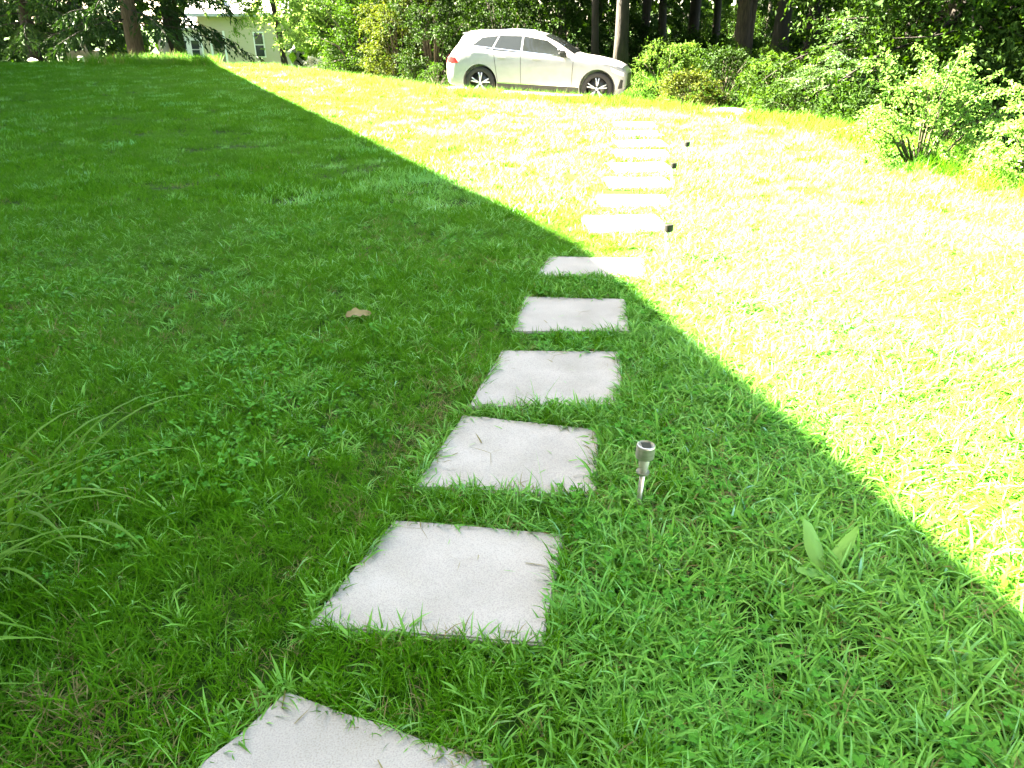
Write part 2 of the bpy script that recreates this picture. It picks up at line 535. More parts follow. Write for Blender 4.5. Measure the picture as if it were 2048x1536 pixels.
W = 9.0; OV = 0.45
wb = MB()
ring = [pt(i, OV, 0, .4) for i in range(4)] + [pt(i, W - OV, 0, .4) for i in (3, 2, 1, 0)]
n = len(ring)
bot = [p + np.array([0, 0, -0.6]) for p in ring]; top = [p + np.array([0, 0, HE - 0.25]) for p in ring]
wb.add(np.array(bot + top), [(i, (i + 1) % n, n + (i + 1) % n, n + i) for i in range(n)])
for (i0, i1) in ((0, 7), (3, 4)):
    a, b = top[i0], top[i1]
    wb.add(np.array([a, b, (a + b) / 2 + np.array([0, 0, W / 2 * 0.36])]), [(0, 1, 2)])
wb.build('wall', sid, house)
rb = MB()
for e0 in (0.0, W):
    lo = [pt(i, e0, HE) for i in range(4)]; hi = [pt(i, W / 2, HE + W / 2 * 0.36) for i in range(4)]
    th = np.array([0, 0, -0.18])
    for i in range(3):
        Vq = np.array([lo[i], lo[i + 1], hi[i + 1], hi[i], lo[i] + th, lo[i + 1] + th, hi[i + 1] + th, hi[i] + th])
        rb.add(Vq, [(0, 1, 2, 3), (7, 6, 5, 4), (0, 4, 5, 1), (1, 5, 6, 2), (3, 2, 6, 7), (0, 3, 7, 4)])
rb.build('roof', roofm, house)
for seg in (0, 1, 2):
    a, b = ring[seg], ring[seg + 1]
    d = b - a; Ls = np.linalg.norm(d); d /= Ls; nn_ = np.array([d[1], -d[0], 0])
    rot = np.stack([d, nn_, [0, 0, 1]], 1)
    for q in range(int(Ls / 3)):
        for zc in (1.7, 5.6):
            c = a + d * (1.6 + 3 * q) + np.array([0, 0, zc])
            if 1.6 + 3 * q > Ls - 1: continue
            f = MB().box(c, (1.15, 0.10, 1.7), rot).build('window', whitem, house)
            MB().box(c + nn_ * 0.03, (0.95, 0.10, 1.5), rot).build('pane', glassm, f)

# ------------------------------------------------------------------ stepping stones
PX = [[(575, 1390), (985, 1530), (890, 1790), (230, 1690)],
      [(790, 1043), (1130, 1075), (1085, 1300), (612, 1258)],
      [(925, 836), (1197, 865), (1192, 1000), (828, 980)],
      [(1003, 706), (1242, 706), (1245, 814), (935, 822)],
      [(1050, 596), (1250, 603), (1260, 669), (1023, 667)],
      [(1100, 516), (1292, 520), (1292, 560), (1068, 557)]]
stones = [np.array([on_ground(x, y)[:2] for x, y in q]) for q in PX]
# further slabs up the path, laid on at the same spacing towards the drive
cx = stones[-1].mean(0)
PATHC = [(0.86, 5.68), (1.04, 6.47), (1.20, 7.28), (1.36, 8.10), (1.50, 8.95), (1.62, 9.82), (1.72, 10.7), (1.80, 11.6)]
for i, (x, y) in enumerate(PATHC):
    a = [0.06, -0.05, 0.03, 0.08, -0.04, 0.02, 0.05, -0.03][i]
    ca, sa = math.cos(a), math.sin(a)
    q = np.array([(-.31, .27), (.31, .27), (.31, -.27), (-.31, -.27)])
    stones.append(q @ np.array([[ca, sa], [-sa, ca]]) + (x, y))
SLAB = ['pale concrete stepping stone nearest the camera, cut off by the bottom edge of the photo',
        'largest whole pale concrete stepping stone, left of the broad-leaved weed',
        'pale concrete stepping stone directly beside the shaded path light',
        'pale concrete stepping stone with a ragged top left corner, just beyond the path light',
        'last pale stepping stone lying wholly in the shade',
        'pale stepping stone cut by the shadow edge',
        'first fully sunlit stepping stone beyond the shadow edge',
        'second fully sunlit stepping stone beyond the shadow edge',
        'third fully sunlit stepping stone, beside the second path light cap',
        'fourth fully sunlit stepping stone up the bright path',
        'fifth fully sunlit stepping stone up the bright path',
        'sunlit stepping stone third from the far end of the path',
        'sunlit stepping stone second from the far end of the path',
        'farthest sunlit stepping stone, closest to the parked car']
for q, lab in zip(stones, SLAB):
    c = q.mean(0)
    # slightly uneven edge
    loop = []
    for i in range(4):
        a, b = q[i], q[(i + 1) % 4]
        for t in np.arange(6) / 6:
            loop.append(a + (b - a) * t + rng.normal(0, 0.0022, 2))
    loop = np.array(loop) - c
    bm = bmesh.new()
    lo = [bm.verts.new((x, y, -0.05)) for x, y in loop]
    hi = [bm.verts.new((x, y, 0.014)) for x, y in loop]
    m_ = len(lo)
    ft = bm.faces.new(hi[::-1])
    for i in range(m_):
        bm.faces.new((lo[i], hi[i], hi[(i + 1) % m_], lo[(i + 1) % m_]))
    bmesh.ops.recalc_face_normals(bm, faces=bm.faces[:])
    bmesh.ops.bevel(bm, geom=[e for e in ft.edges], offset=0.005, segments=2, affect='EDGES')
    me = bpy.data.meshes.new('stepping_stone'); bm.to_mesh(me); bm.free()
    o = link('stepping_stone', me, M['concrete'], loc=(c[0], c[1], gz(c[0], c[1])))
    o.rotation_euler = (rng.normal(0, .006), rng.normal(0, .006), 0)
    tag(o, lab, 'stepping stone', 'stepping stones of the lawn path')


def in_quad(P, q, grow=0.0):
    c = q.mean(0)
    qq = q if grow == 0 else c + (q - c) * (1 + grow / (np.linalg.norm(q - c, axis=1).mean() * 0.72))
    s = None
    inside = np.ones(len(P), bool)
    for i in range(4):
        a, b = qq[i], qq[(i + 1) % 4]
        cr = (b[0] - a[0]) * (P[:, 1] - a[1]) - (b[1] - a[1]) * (P[:, 0] - a[0])
        inside &= cr < 0
    return inside


def on_stone(P, grow=0.0):
    m = np.zeros(len(P), bool)
    for q in stones:
        m |= in_quad(P, q, grow)
    return m


# ------------------------------------------------------------------ grass
def blades(n, length, width, lean, spread, droop=1.0, seg=3, base=0.0):
    """n curved tapering blades growing out of a small disc"""
    Vs, Fq, Ft, T = [], [], [], []
    off = 0
    for i in range(n):
        L_ = rng.uniform(*length); w = rng.uniform(*width) / 2
        az = rng.uniform(0, 2 * math.pi); ln = rng.uniform(*lean)
        r = spread * math.sqrt(rng.uniform()); pa = rng.uniform(0, 2 * math.pi)
        p = np.array([r * math.cos(pa), r * math.sin(pa), base])
        side = np.array([-math.sin(az), math.cos(az), 0.0])
        tw = rng.uniform(-0.8, 0.8)
        ang = ln
        tint = rng.uniform()
        for s in range(seg + 1):
            d = np.array([math.sin(ang) * math.cos(az), math.sin(ang) * math.sin(az), math.cos(ang)])
            up = np.cross(side, d)
            sd = side * math.cos(tw) + up * math.sin(tw)
            ww = w * (1.0 if s < seg * 0.5 else 1.0 - (s / seg - 0.5) * 1.6)
            if s == 0: ww = w * 0.7
            if s == seg:
                Vs.append(p); T.append(tint)
            else:
                Vs += [p - sd * ww, p + sd * ww]; T += [tint, tint]
            p = p + d * (L_ / seg)
            p[2] = max(p[2], 0.004)
            ang = min(ang + droop * rng.uniform(0.15, 0.55), 1.75)
        for s in range(seg - 1):
            a = off + 2 * s
            Fq.append((a, a + 1, a + 3, a + 2))
        a = off + 2 * (seg - 1)
        Ft.append((a, a + 1, a + 2))
        off += 2 * seg + 1
    return np.array(Vs), np.array(Fq), np.array(Ft), np.array(T)


def proto(coll, name, parts):
    Vs, Q, T3, TT, off = [], [], [], [], 0
    for V_, fq, ft, t in parts:
        Vs.append(V_); TT.append(t)
        if len(fq): Q.append(fq + off)
        if len(ft): T3.append(ft + off)
        off += len(V_)
    F = []
    if Q: F.append(np.concatenate(Q))
    if T3: F.append(np.concatenate(T3))
    me = make_mesh(name, np.concatenate(Vs), F, False, {'tint': np.concatenate(TT)})
    return me


def clover(n, spread):
    Vs, Ft, T = [], [], []
    off = 0
    for i in range(n):
        r = spread * math.sqrt(rng.uniform()); pa = rng.uniform(0, 2 * math.pi)
        h = rng.uniform(0.025, 0.055)
        c = np.array([r * math.cos(pa), r * math.sin(pa), h])
        a0 = rng.uniform(0, 2 * math.pi); tint = rng.uniform()
        tilt = rng.normal(0, .3, 2)
        for k_ in range(3):
            a = a0 + k_ * 2.094
            rl = rng.uniform(0.0045, 0.0075)
            m_ = c + np.array([math.cos(a), math.sin(a), 0]) * rl
            ring = [c]
            for t in np.linspace(-2.3, 2.3, 6):
                q = m_ + np.array([math.cos(a + t * 0.999), math.sin(a + t * 0.999), 0]) * rl * 0.85
                ring.append(q)
            ring = np.array(ring)
            ring[:, 2] += (ring[:, :2] - c[:2]) @ tilt + 0.15 * np.hypot(*(ring[:, :2] - m_[:2]).T)
            Vs.append(ring); T += [tint] * 7
            Ft += [(off, off + j, off + j + 1) for j in range(1, 6)]
            off += 7
    return np.concatenate(Vs), np.zeros((0, 4), int), np.array(Ft), np.array(T)


def gn_scatter(name, P, rot, scl, pick, protos, label):
    """one vertex per tuft, a small geometry-node tree puts a tuft mesh on each"""
    coll = bpy.data.collections.new(name + '_kinds')
    for i, (me, mat) in enumerate(protos):
        o = bpy.data.objects.new('%s_kind_%02d' % (name, i), me)
        if len(me.materials) == 0: me.materials.append(mat)
        coll.objects.link(o)
    me = bpy.data.meshes.new(name)
    me.vertices.add(len(P)); me.vertices.foreach_set('co', np.asarray(P, np.float32).ravel())
    a = me.attributes.new('rot', 'FLOAT_VECTOR', 'POINT'); a.data.foreach_set('vector', np.asarray(rot, np.float32).ravel())
    a = me.attributes.new('scl', 'FLOAT', 'POINT'); a.data.foreach_set('value', np.asarray(scl, np.float32))
    a = me.attributes.new('pick', 'INT', 'POINT'); a.data.foreach_set('value', np.asarray(pick, np.int32))
    o = link(name, me)
    g = bpy.data.node_groups.new(name, 'GeometryNodeTree')
    g.interface.new_socket('Geometry', in_out='INPUT', socket_type='NodeSocketGeometry')
    g.interface.new_socket('Geometry', in_out='OUTPUT', socket_type='NodeSocketGeometry')
    N, L = g.nodes, g.links
    gi = N.new('NodeGroupInput'); go = N.new('NodeGroupOutput')
    iop = N.new('GeometryNodeInstanceOnPoints')
    ci = N.new('GeometryNodeCollectionInfo'); ci.inputs['Collection'].default_value = coll
    ci.inputs['Separate Children'].default_value = True; ci.inputs['Reset Children'].default_value = True

    def named(n_, t):
        q = N.new('GeometryNodeInputNamedAttribute'); q.data_type = t; q.inputs['Name'].default_value = n_
        return q.outputs['Attribute']
    e2r = N.new('FunctionNodeEulerToRotation')
    L.new(named('rot', 'FLOAT_VECTOR'), e2r.inputs[0])
    L.new(gi.outputs[0], iop.inputs['Points'])
    L.new(ci.outputs[0], iop.inputs['Instance'])
    iop.inputs['Pick Instance'].default_value = True
    L.new(named('pick', 'INT'), iop.inputs['Instance Index'])
    L.new(e2r.outputs[0], iop.inputs['Rotation'])
    L.new(named('scl', 'FLOAT'), iop.inputs['Scale'])
    L.new(iop.outputs[0], go.inputs[0])
    md = o.modifiers.new('scatter', 'NODES'); md.node_group = g
    tag(o, label, 'grass', kind='stuff')
    return o


def vnoise(P, scale, seed=0):
    """cheap smooth value noise 0..1"""
    q = np.asarray(P) * scale + seed * 17.3
    i = np.floor(q).astype(int); f = q - i; f = f * f * (3 - 2 * f)

    def h(a, b):
        v = np.sin(a * 127.1 + b * 311.7 + seed * 7.7) * 43758.5453
        return v - np.floor(v)
    x, y = i[:, 0], i[:, 1]
    return (h(x, y) * (1 - f[:, 0]) + h(x + 1, y) * f[:, 0]) * (1 - f[:, 1]) + (h(x, y + 1) * (1 - f[:, 0]) + h(x + 1, y + 1) * f[:, 0]) * f[:, 1]


def in_view(P, margin=0.6):
    d = P[:, 1] * cp + EYE * sp
    return (np.abs(P[:, 0]) < d * 0.69 + margin) & (P[:, 1] > -0.3)


near_kinds = []
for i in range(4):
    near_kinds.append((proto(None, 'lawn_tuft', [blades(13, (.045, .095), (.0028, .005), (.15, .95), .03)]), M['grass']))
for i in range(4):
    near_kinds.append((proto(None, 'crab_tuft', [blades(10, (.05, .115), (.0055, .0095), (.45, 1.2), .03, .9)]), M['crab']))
for i in range(2):
    near_kinds.append((proto(None, 'clover_tuft', [clover(11, .045)]), M['clover']))
near_kinds.append((proto(None, 'dry_tuft', [blades(17, (.035, .09), (.002, .0038), (.5, 1.45), .045)]), M['straw']))
near_kinds.append((proto(None, 'stem_tuft', [blades(3, (.11, .19), (.0016, .0026), (.3, .9), .03, .5, seg=4)]), M['crab']))
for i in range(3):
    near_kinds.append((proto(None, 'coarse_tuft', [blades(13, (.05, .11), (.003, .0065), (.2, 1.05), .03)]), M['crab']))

# near lawn: every tuft
NY = 6.2
cand = np.stack([rng.uniform(-5.5, 5.5, 150000), rng.uniform(0.1, NY, 150000)], -1)
cand = cand[in_view(cand)]
dn = np.clip(1.25 - 0.085 * cand[:, 1], 0.55, 1)
cand = cand[rng.uniform(size=len(cand)) < dn * np.where(cand[:, 0] > .5, .78, 1.0)]
cand = cand[~on_stone(cand, 0.005)]
# bare / thin strip left of the slabs and under the ornamental grass
thin = vnoise(cand, 1.1, 3)
bare = np.exp(-((cand[:, 0] + 1.15) ** 2 + (cand[:, 1] - 1.0) ** 2) / 0.10) * 0.45 + np.exp(-((cand[:, 0] + 0.28) ** 2 + (cand[:, 1] - 2.75) ** 2) / 0.05) * 0.2
hole = smooth(.38, .20, vnoise(cand, 6.5, 41)) * (.35 + .65 * smooth(.9, -.3, cand[:, 0] - .12 * cand[:, 1])) + .6 * smooth(.30, .18, vnoise(cand, 13, 42))
cand = cand[rng.uniform(size=len(cand)) > bare + 0.25 * (thin < 0.22) + .12 * hole]
nrm = len(cand)
thin = vnoise(cand, 1.1, 3)
u = rng.uniform(size=nrm)
clv = vnoise(cand, 1.4, 5) + 0.15 * (cand[:, 0] > 0.3)
crab = vnoise(cand, 0.9, 8)
pick = rng.integers(0, 4, nrm)
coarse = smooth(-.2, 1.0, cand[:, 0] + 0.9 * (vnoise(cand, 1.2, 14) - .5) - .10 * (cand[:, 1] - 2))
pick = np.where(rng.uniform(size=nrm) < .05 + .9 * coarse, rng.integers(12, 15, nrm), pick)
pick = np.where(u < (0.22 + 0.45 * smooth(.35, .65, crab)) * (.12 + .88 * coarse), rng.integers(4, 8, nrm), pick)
pick = np.where(rng.uniform(size=nrm) < .09 * smooth(.50, .85, clv), rng.integers(8, 10, nrm), pick)
pick = np.where((rng.uniform(size=nrm) < 0.025 + 0.10 * (thin < .3) + .45 * np.exp(-((cand[:, 0] + .42 - .28 * (cand[:, 1] - 2.2)) ** 2 / .02 + (cand[:, 1] - 2.6) ** 2 / .5)) + .4 * np.exp(-((cand[:, 0] + .95) ** 2 + (cand[:, 1] - 1.15) ** 2) / .03)), 10, pick)
pick = np.where(rng.uniform(size=nrm) < 0.004 + .018 * coarse, 11, pick)
scl = rng.uniform(0.6, 1.2, nrm) * (0.55 + 0.5 * vnoise(cand, 2.2, 11) + 0.35 * vnoise(cand, 6.0, 12)) * (.82 + .18 * coarse)
rot = np.stack([rng.normal(0, .12, nrm), rng.normal(0, .12, nrm), rng.uniform(0, 6.283, nrm)], -1)
Pn = np.column_stack([cand, terrain(cand[:, 0], cand[:, 1]) - 0.004])
# blades leaning in over the slab edges
eP, eR, eS, eK = [], [], [], []
for q in stones[:9]:
    for i in range(4):
        a, b = q[i], q[(i + 1) % 4]
        Ls = np.linalg.norm(b - a)
        d = (b - a) / Ls
        outn = np.array([-d[1], d[0]])
        if (q.mean(0) - a) @ outn > 0: outn = -outn
        for t in np.arange(0, Ls, 0.011):
            if vnoise(np.array([a + d * t]), 9, 21)[0] < 0.30: continue
            p = a + d * t + outn * rng.uniform(0.0, 0.028)
            eP.append((*p, gz(*p) - 0.004)); eR.append((rng.normal(0, .1), rng.normal(0, .1), rng.uniform(0, 6.28)))
            eS.append(rng.uniform(0.45, 1.0)); eK.append(random.choice([0, 1, 2, 3, 4, 5, 6, 7, 10, 11, 12, 13]))
gn_scatter('lawn_grass', np.concatenate([Pn, eP]), np.concatenate([rot, eR]), np.concatenate([scl, eS]), np.concatenate([pick, eK]),
           near_kinds, 'short green lawn of grass and clover around the stepping stones')

# loose clippings and bits of dry stem lying on the slabs
clip_kinds = [(proto(None, 'clipping', [blades(1, (.025, .07), (.002, .005), (1.45, 1.56), .001, .15, base=.003)]), M['crab'] if i < 3 else M['straw']) for i in range(6)]
clip_kinds.append((proto(None, 'clipping_stem', [blades(3, (.05, .11), (.0014, .002), (1.35, 1.54), .004, .2, base=.004)]), M['straw']))
cP = []
for q in stones[:7]:
    for j in range(26):
        t = rng.beta(.45, .45); u_ = rng.beta(.45, .45)
        p = (q[0] * (1 - t) + q[1] * t) * (1 - u_) + (q[3] * (1 - t) + q[2] * t) * u_
        cP.append((p[0], p[1], gz(q.mean(0)[0], q.mean(0)[1]) + .016))
nc2 = len(cP)
gn_scatter('grass_clippings', np.array(cP), np.stack([rng.normal(0, .03, nc2), rng.normal(0, .03, nc2), rng.uniform(0, 6.283, nc2)], -1), rng.uniform(.5, 1.1, nc2),
           rng.integers(0, 7, nc2), clip_kinds, 'grass clippings and dry stems lying on the stepping stones')

# farther lawn: wider patches
far_kinds = []
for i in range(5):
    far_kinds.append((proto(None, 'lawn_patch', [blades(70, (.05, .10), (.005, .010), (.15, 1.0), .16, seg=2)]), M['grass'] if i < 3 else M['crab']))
for i in range(2):
    far_kinds.append((proto(None, 'dry_patch', [blades(30, (.04, .08), (.003, .006), (.4, 1.2), .15, seg=2)]), M['straw']))
cand = np.stack([rng.uniform(-24, 9, 150000), rng.uniform(NY - 0.3, 40, 150000)], -1)
cand = cand[in_view(cand, 1.0)]
cand = cand[poly_sd(cand, EDGE) < 0.9]
dn = np.clip(7.5 / cand[:, 1], 0.25, 1)
cand = cand[rng.uniform(size=len(cand)) < dn]
cand = cand[~on_stone(cand, 0.10)]
cand = cand[rng.uniform(size=len(cand)) > .45 * smooth(.36, .22, vnoise(cand, 2.6, 43)) + .4 * smooth(.34, .22, vnoise(cand, 5.0, 44))]
nrm = len(cand)
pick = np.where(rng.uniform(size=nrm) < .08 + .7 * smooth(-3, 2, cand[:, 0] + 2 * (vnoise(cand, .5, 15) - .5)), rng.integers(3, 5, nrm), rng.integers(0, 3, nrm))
pick = np.where(rng.uniform(size=nrm) < 0.03, 5 + rng.integers(0, 2, nrm), pick)
scl = rng.uniform(0.6, 1.2, nrm) * np.clip(0.75 + cand[:, 1] * 0.022, .8, 1.4) * (0.6 + 0.7 * vnoise(cand, 1.6, 13))
gn_scatter('far_lawn_grass', np.column_stack([cand, terrain(cand[:, 0], cand[:, 1]) - 0.004]),
           np.stack([rng.normal(0, .06, nrm), rng.normal(0, .06, nrm), rng.uniform(0, 6.283, nrm)], -1), scl, pick,
           far_kinds, 'sunlit and shaded lawn running up to the driveway crest')

# taller uncut blades along the edge of the lawn
tall_kinds = [(proto(None, 'tall_tuft', [blades(16, (.14, .32), (.004, .008), (.05, .6), .07, .7)]), M['grass']) for i in range(3)]
tall_kinds.append((proto(None, 'seed_tuft', [blades(8, (.2, .36), (.003, .005), (.05, .5), .07, .6)]), M['straw']))
ec = catmull(EDGE[2:11], 60)
tP = []
for p in ec:
    for j in range(7):
        q = p + rng.normal(0, 0.30, 2)
        tP.append(q)
for j in range(700):      # a taller sunlit clump where the shade reaches the crest on the left
    tP.append(np.array([rng.normal(-12.0, 1.3), rng.normal(27.6, .5)]))
for j in range(260):      # rough grass under the right-hand shrubs
    tP.append(np.array([rng.normal(5.0, .35), rng.uniform(5.8, 9.6)]))
tP = np.array(tP); tP = tP[in_view(tP, 1.0)]
nrm = len(tP)
gn_scatter('tall_edge_grass', np.column_stack([tP, terrain(tP[:, 0], tP[:, 1])]),
           np.stack([np.zeros(nrm), np.zeros(nrm), rng.uniform(0, 6.283, nrm)], -1),
           rng.uniform(.45, 1.0, nrm) * np.where((tP[:, 0] < -9.5) & (tP[:, 1] > 26), 1.9, 1.0), np.where(rng.uniform(size=nrm) < .15, 3, rng.integers(0, 3, nrm)),
           tall_kinds, 'taller uncut grass along the far edge of the lawn')
# woodland floor weeds
cand = np.stack([rng.uniform(-24, 22, 40000), rng.uniform(4, 48, 40000)], -1)
cand = cand[in_view(cand, 1.0)]
keep = (poly_sd(cand, DRIVE) > 1.75)
cand = cand[keep]
nrm = len(cand)
gn_scatter('woodland_ground_cover', np.column_stack([cand, terrain(cand[:, 0], cand[:, 1])]),
           np.stack([np.zeros(nrm), np.zeros(nrm), rng.uniform(0, 6.283, nrm)], -1), rng.uniform(.6, 1.5, nrm), rng.integers(0, 3, nrm),
           tall_kinds[:3], 'low weeds and grass on the woodland floor')

# ------------------------------------------------------------------ foliage
def unit(v):
    return v / (np.linalg.norm(v, axis=-1, keepdims=True) + 1e-9)


def leaf_mesh(name, C_, D, Nn, size, aspect=0.5, origin=(0, 0, 0)):
    """C_ leaf bases, D directions, Nn normals, size lengths -> quads folded along the midrib"""
    n_ = len(C_)
    D = unit(D)
    Sd = unit(np.cross(D, Nn)); Nn = np.cross(Sd, D)
    s = np.asarray(size)[:, None]
    fold = rng.uniform(0.05, 0.25, (n_, 1))
    mid = C_ + D * s * 0.45
    A = C_
    B = mid + Sd * s * aspect * 0.5 + Nn * s * fold
    T = C_ + D * s + Nn * s * rng.uniform(-.2, .05, (n_, 1))
    Cc = mid - Sd * s * aspect * 0.5 + Nn * s * fold
    V_ = np.stack([A, B, T, Cc], 1).reshape(-1, 3) - np.asarray(origin)
    i = np.arange(n_) * 4
    F = np.concatenate([np.stack([i, i + 1, i + 2], -1), np.stack([i, i + 2, i + 3], -1)])
    return make_mesh(name, V_, F, False, {'tint': np.repeat(rng.uniform(size=n_), 4)})


def twig_leaves(centres, radius, n_twigs, n_leaf, size, droop=0.3, flat_=0.6, outward=None):
    """leaves set along short random twigs around each cluster centre"""
    centres = np.asarray(centres, float)
    k_ = len(centres)
    c = np.repeat(centres, n_twigs, 0)
    d = unit(rng.normal(size=(len(c), 3)) * np.array([1, 1, flat_]) + np.array([0, 0, -droop * .3]))
    if outward is not None:
        d = unit(d + 0.6 * np.repeat(outward, n_twigs, 0))
    r = np.repeat(np.broadcast_to(radius, (k_,)), n_twigs) * rng.uniform(.5, 1.15, len(c))
    t = np.tile(np.linspace(.15, 1, n_leaf), len(c))
    cc = np.repeat(c, n_leaf, 0); dd = np.repeat(d, n_leaf, 0); rr = np.repeat(r, n_leaf)
    P = cc + dd * (rr * t)[:, None] + np.array([0, 0, -1]) * (droop * rr * t * t)[:, None] + rng.normal(0, .12, cc.shape) * rr[:, None] * .6
    ld = dd * .6 + rng.normal(size=P.shape) * .7 + np.array([0, 0, -.35 * droop - .1])
    nn = rng.normal(size=P.shape) * .55 + np.array([0, 0, 1.0])
    s = rng.uniform(*size, len(P))
    return P, ld, nn, s


def limb(mb, p0, d, L_, r0, seg=5, up=0.1, wob=0.18):
    pts = [np.array(p0, float)]; d = np.array(d, float)
    for i in range(seg):
        d = d + rng.normal(0, wob, 3) + np.array([0, 0, up])
        d /= np.linalg.norm(d)
        pts.append(pts[-1] + d * L_ / seg)
    mb.tube(pts, np.linspace(r0, r0 * .25, seg + 1), 6)
    return np.array(pts)


def tree(name, label, base, height, r0, crown_r, crown_z0, leafmat, barkmat=None, lean=(0, 0), low=None, n_cl=60, leaf=(.16, .30),
         twigs=7, per=7, crown_off=(0, 0), group=None, low_leaf=(.07, .12), low_n=0, low_z=(0.7, 3.2), low_r=2.4, low_mat=None, fork=False, low_dir=None):
    """trunk > limbs > crown; low_n extra small-leaved boughs hang at eye level"""
    x, y = base
    z = gz(x, y) - .1
    o = thing(name, label, 'tree', (x, y, z), group=group)
    barkmat = barkmat or M['bark_dark']
    tb = MB()
    nseg = 9
    pts = []
    for i in range(nseg + 1):
        t = i / nseg
        pts.append(np.array([lean[0] * t * height * .6 + .10 * math.sin(3 * t + x), lean[1] * t * height * .6 + .08 * math.cos(2.3 * t + y), t * height * .82]))
    rad = r0 * (1 - .72 * np.linspace(0, 1, nseg + 1)); rad[0] *= 1.3
    tb.tube(pts, rad, 10)
    if fork:
        q = [p + np.array([.25 + .05 * i, 0.1, 0]) * (0.5 + .12 * i) for i, p in enumerate(pts)]
        MB().tube(q, rad * .75, 9).build('trunk', barkmat, o, sm=True)
    tb.build('trunk', barkmat, o, sm=True)
    lb = MB(); cl = []
    pts = np.array(pts)
    for i in range(14):
        t = rng.uniform(max(.25, crown_z0 / height * .9), .98)
        p0 = np.array([np.interp(t * height * .82, pts[:, 2], pts[:, k2]) for k2 in range(3)])
        a = rng.uniform(0, 6.283)
        L_ = crown_r * rng.uniform(.6, 1.05) * (1.1 - .5 * abs(t - .6))
        q = limb(lb, p0, (math.cos(a), math.sin(a), rng.uniform(.1, .7)), L_, r0 * .3)
        cl += [q[3], q[4], q[5]]
    # fill clusters
    fc = unit(rng.normal(size=(n_cl, 3))) * (rng.uniform(.35, 1, (n_cl, 1)) ** .5)
    zc = (crown_z0 + height) / 2
    fc = fc * np.array([crown_r, crown_r, (height - crown_z0) / 2]) + np.array([lean[0] * height * .4 + crown_off[0], lean[1] * height * .4 + crown_off[1], zc])
    cl = np.concatenate([np.array(cl), fc])
    P, ld, nn, s = twig_leaves(cl, crown_r * .30, twigs, per, leaf)
    link('crown', leaf_mesh('crown', P, ld, nn, s, .6), leafmat, o)
    if low_n:
        cs = []
        lz = rng.uniform(*low_z, low_n)
        for i in range(low_n):
            a = rng.uniform(0, 6.283) if low_dir is None else rng.normal(low_dir, .8)
            p0 = np.array([0, 0, min(height * .5, lz[i] + rng.uniform(.4, 1.4))])
            d = np.array([math.cos(a), math.sin(a), .05])
            L_ = low_r * rng.uniform(.5, 1.05)
            q = limb(lb, p0, d, L_, .028, up=-.10, wob=.12)
            cs += [q[2], q[3], q[4], q[5], (q[3] + q[4]) / 2 + rng.normal(0, .15, 3)]
        P, ld, nn, s = twig_leaves(np.array(cs), .45, 8, 8, low_leaf, droop=.7)
        link('low_bough', leaf_mesh('low_bough', P, ld, nn, s, .5), low_mat or leafmat, o)
    tag(lb.build('limbs', barkmat, o, sm=True), kind='stuff')
    return o


def shrub(name, label, base, rx, ry, h, leafmat, n_cl=60, leaf=(.03, .055), twigs=9, per=8, group=None, cr=.22, z0=.0, sprays=(), cat='shrub', aspect=.5, z=None):
    x, y = base
    z = (gz(x, y) if z is None else z) - .03
    o = thing(name, label, cat, (x, y, z), group=group)
    th = rng.uniform(0, 6.283, n_cl); rr = np.sqrt(rng.uniform(0.02, 1, n_cl)); zz = rng.uniform(0, 1, n_cl)
    prof = np.sqrt(np.clip(1 - (zz * 1.0 - .35) ** 2 / .5, .05, 1))
    lump = 1 + .25 * np.sin(th * 3 + x * 5) + .15 * np.sin(th * 5 + zz * 6)
    C_ = np.stack([rx * rr * prof * lump * np.cos(th), ry * rr * prof * lump * np.sin(th), z0 + (h - z0) * zz * (.85 + .15 * lump)], -1)
    mb = MB()
    for i in range(0, n_cl, max(1, n_cl // 22)):
        b = np.array([C_[i, 0] * .15, C_[i, 1] * .15, 0])
        m1 = b * .5 + C_[i] * .5 + np.array([0, 0, .12 * h])
        mb.tube([b, m1, C_[i]], [.012 * h + .004, .007 * h + .003, .003], 5)
    extra = []
    for (dx, dy, dz, n_) in sprays:
        p1 = np.array([dx, dy, dz]); p0 = np.array([dx * .25, dy * .25, dz * .55])
        pm = (p0 + p1) / 2 + np.array([0, 0, .18])
        t = np.linspace(0, 1, 7)[:, None]
        pts = (1 - t) ** 2 * p0 + 2 * t * (1 - t) * pm + t * t * p1
        mb.tube(pts, np.linspace(.008, .0025, 7), 5)
        for t_ in np.linspace(.15, 1, n_):
            k2 = t_ * 6; i0 = min(int(k2), 5)
            extra.append(pts[i0] + (pts[i0 + 1] - pts[i0]) * (k2 - i0))
    tag(mb.build('stems', M['twig'], o, sm=True), kind='stuff')
    P, ld, nn, s = twig_leaves(C_, cr, twigs, per, leaf, outward=unit(C_ - np.array([0, 0, h * .3])))
    if extra:
        e = np.array(extra)
        P2, l2, n2, s2 = twig_leaves(e, .07, 3, 4, leaf)
        P, ld, nn, s = np.concatenate([P, P2]), np.concatenate([ld, l2]), np.concatenate([nn, n2]), np.concatenate([s, s2])
    P[:, 2] = np.maximum(P[:, 2], .02)
    link('foliage', leaf_mesh('foliage', P, ld, nn, s, aspect), leafmat, o)
    return o


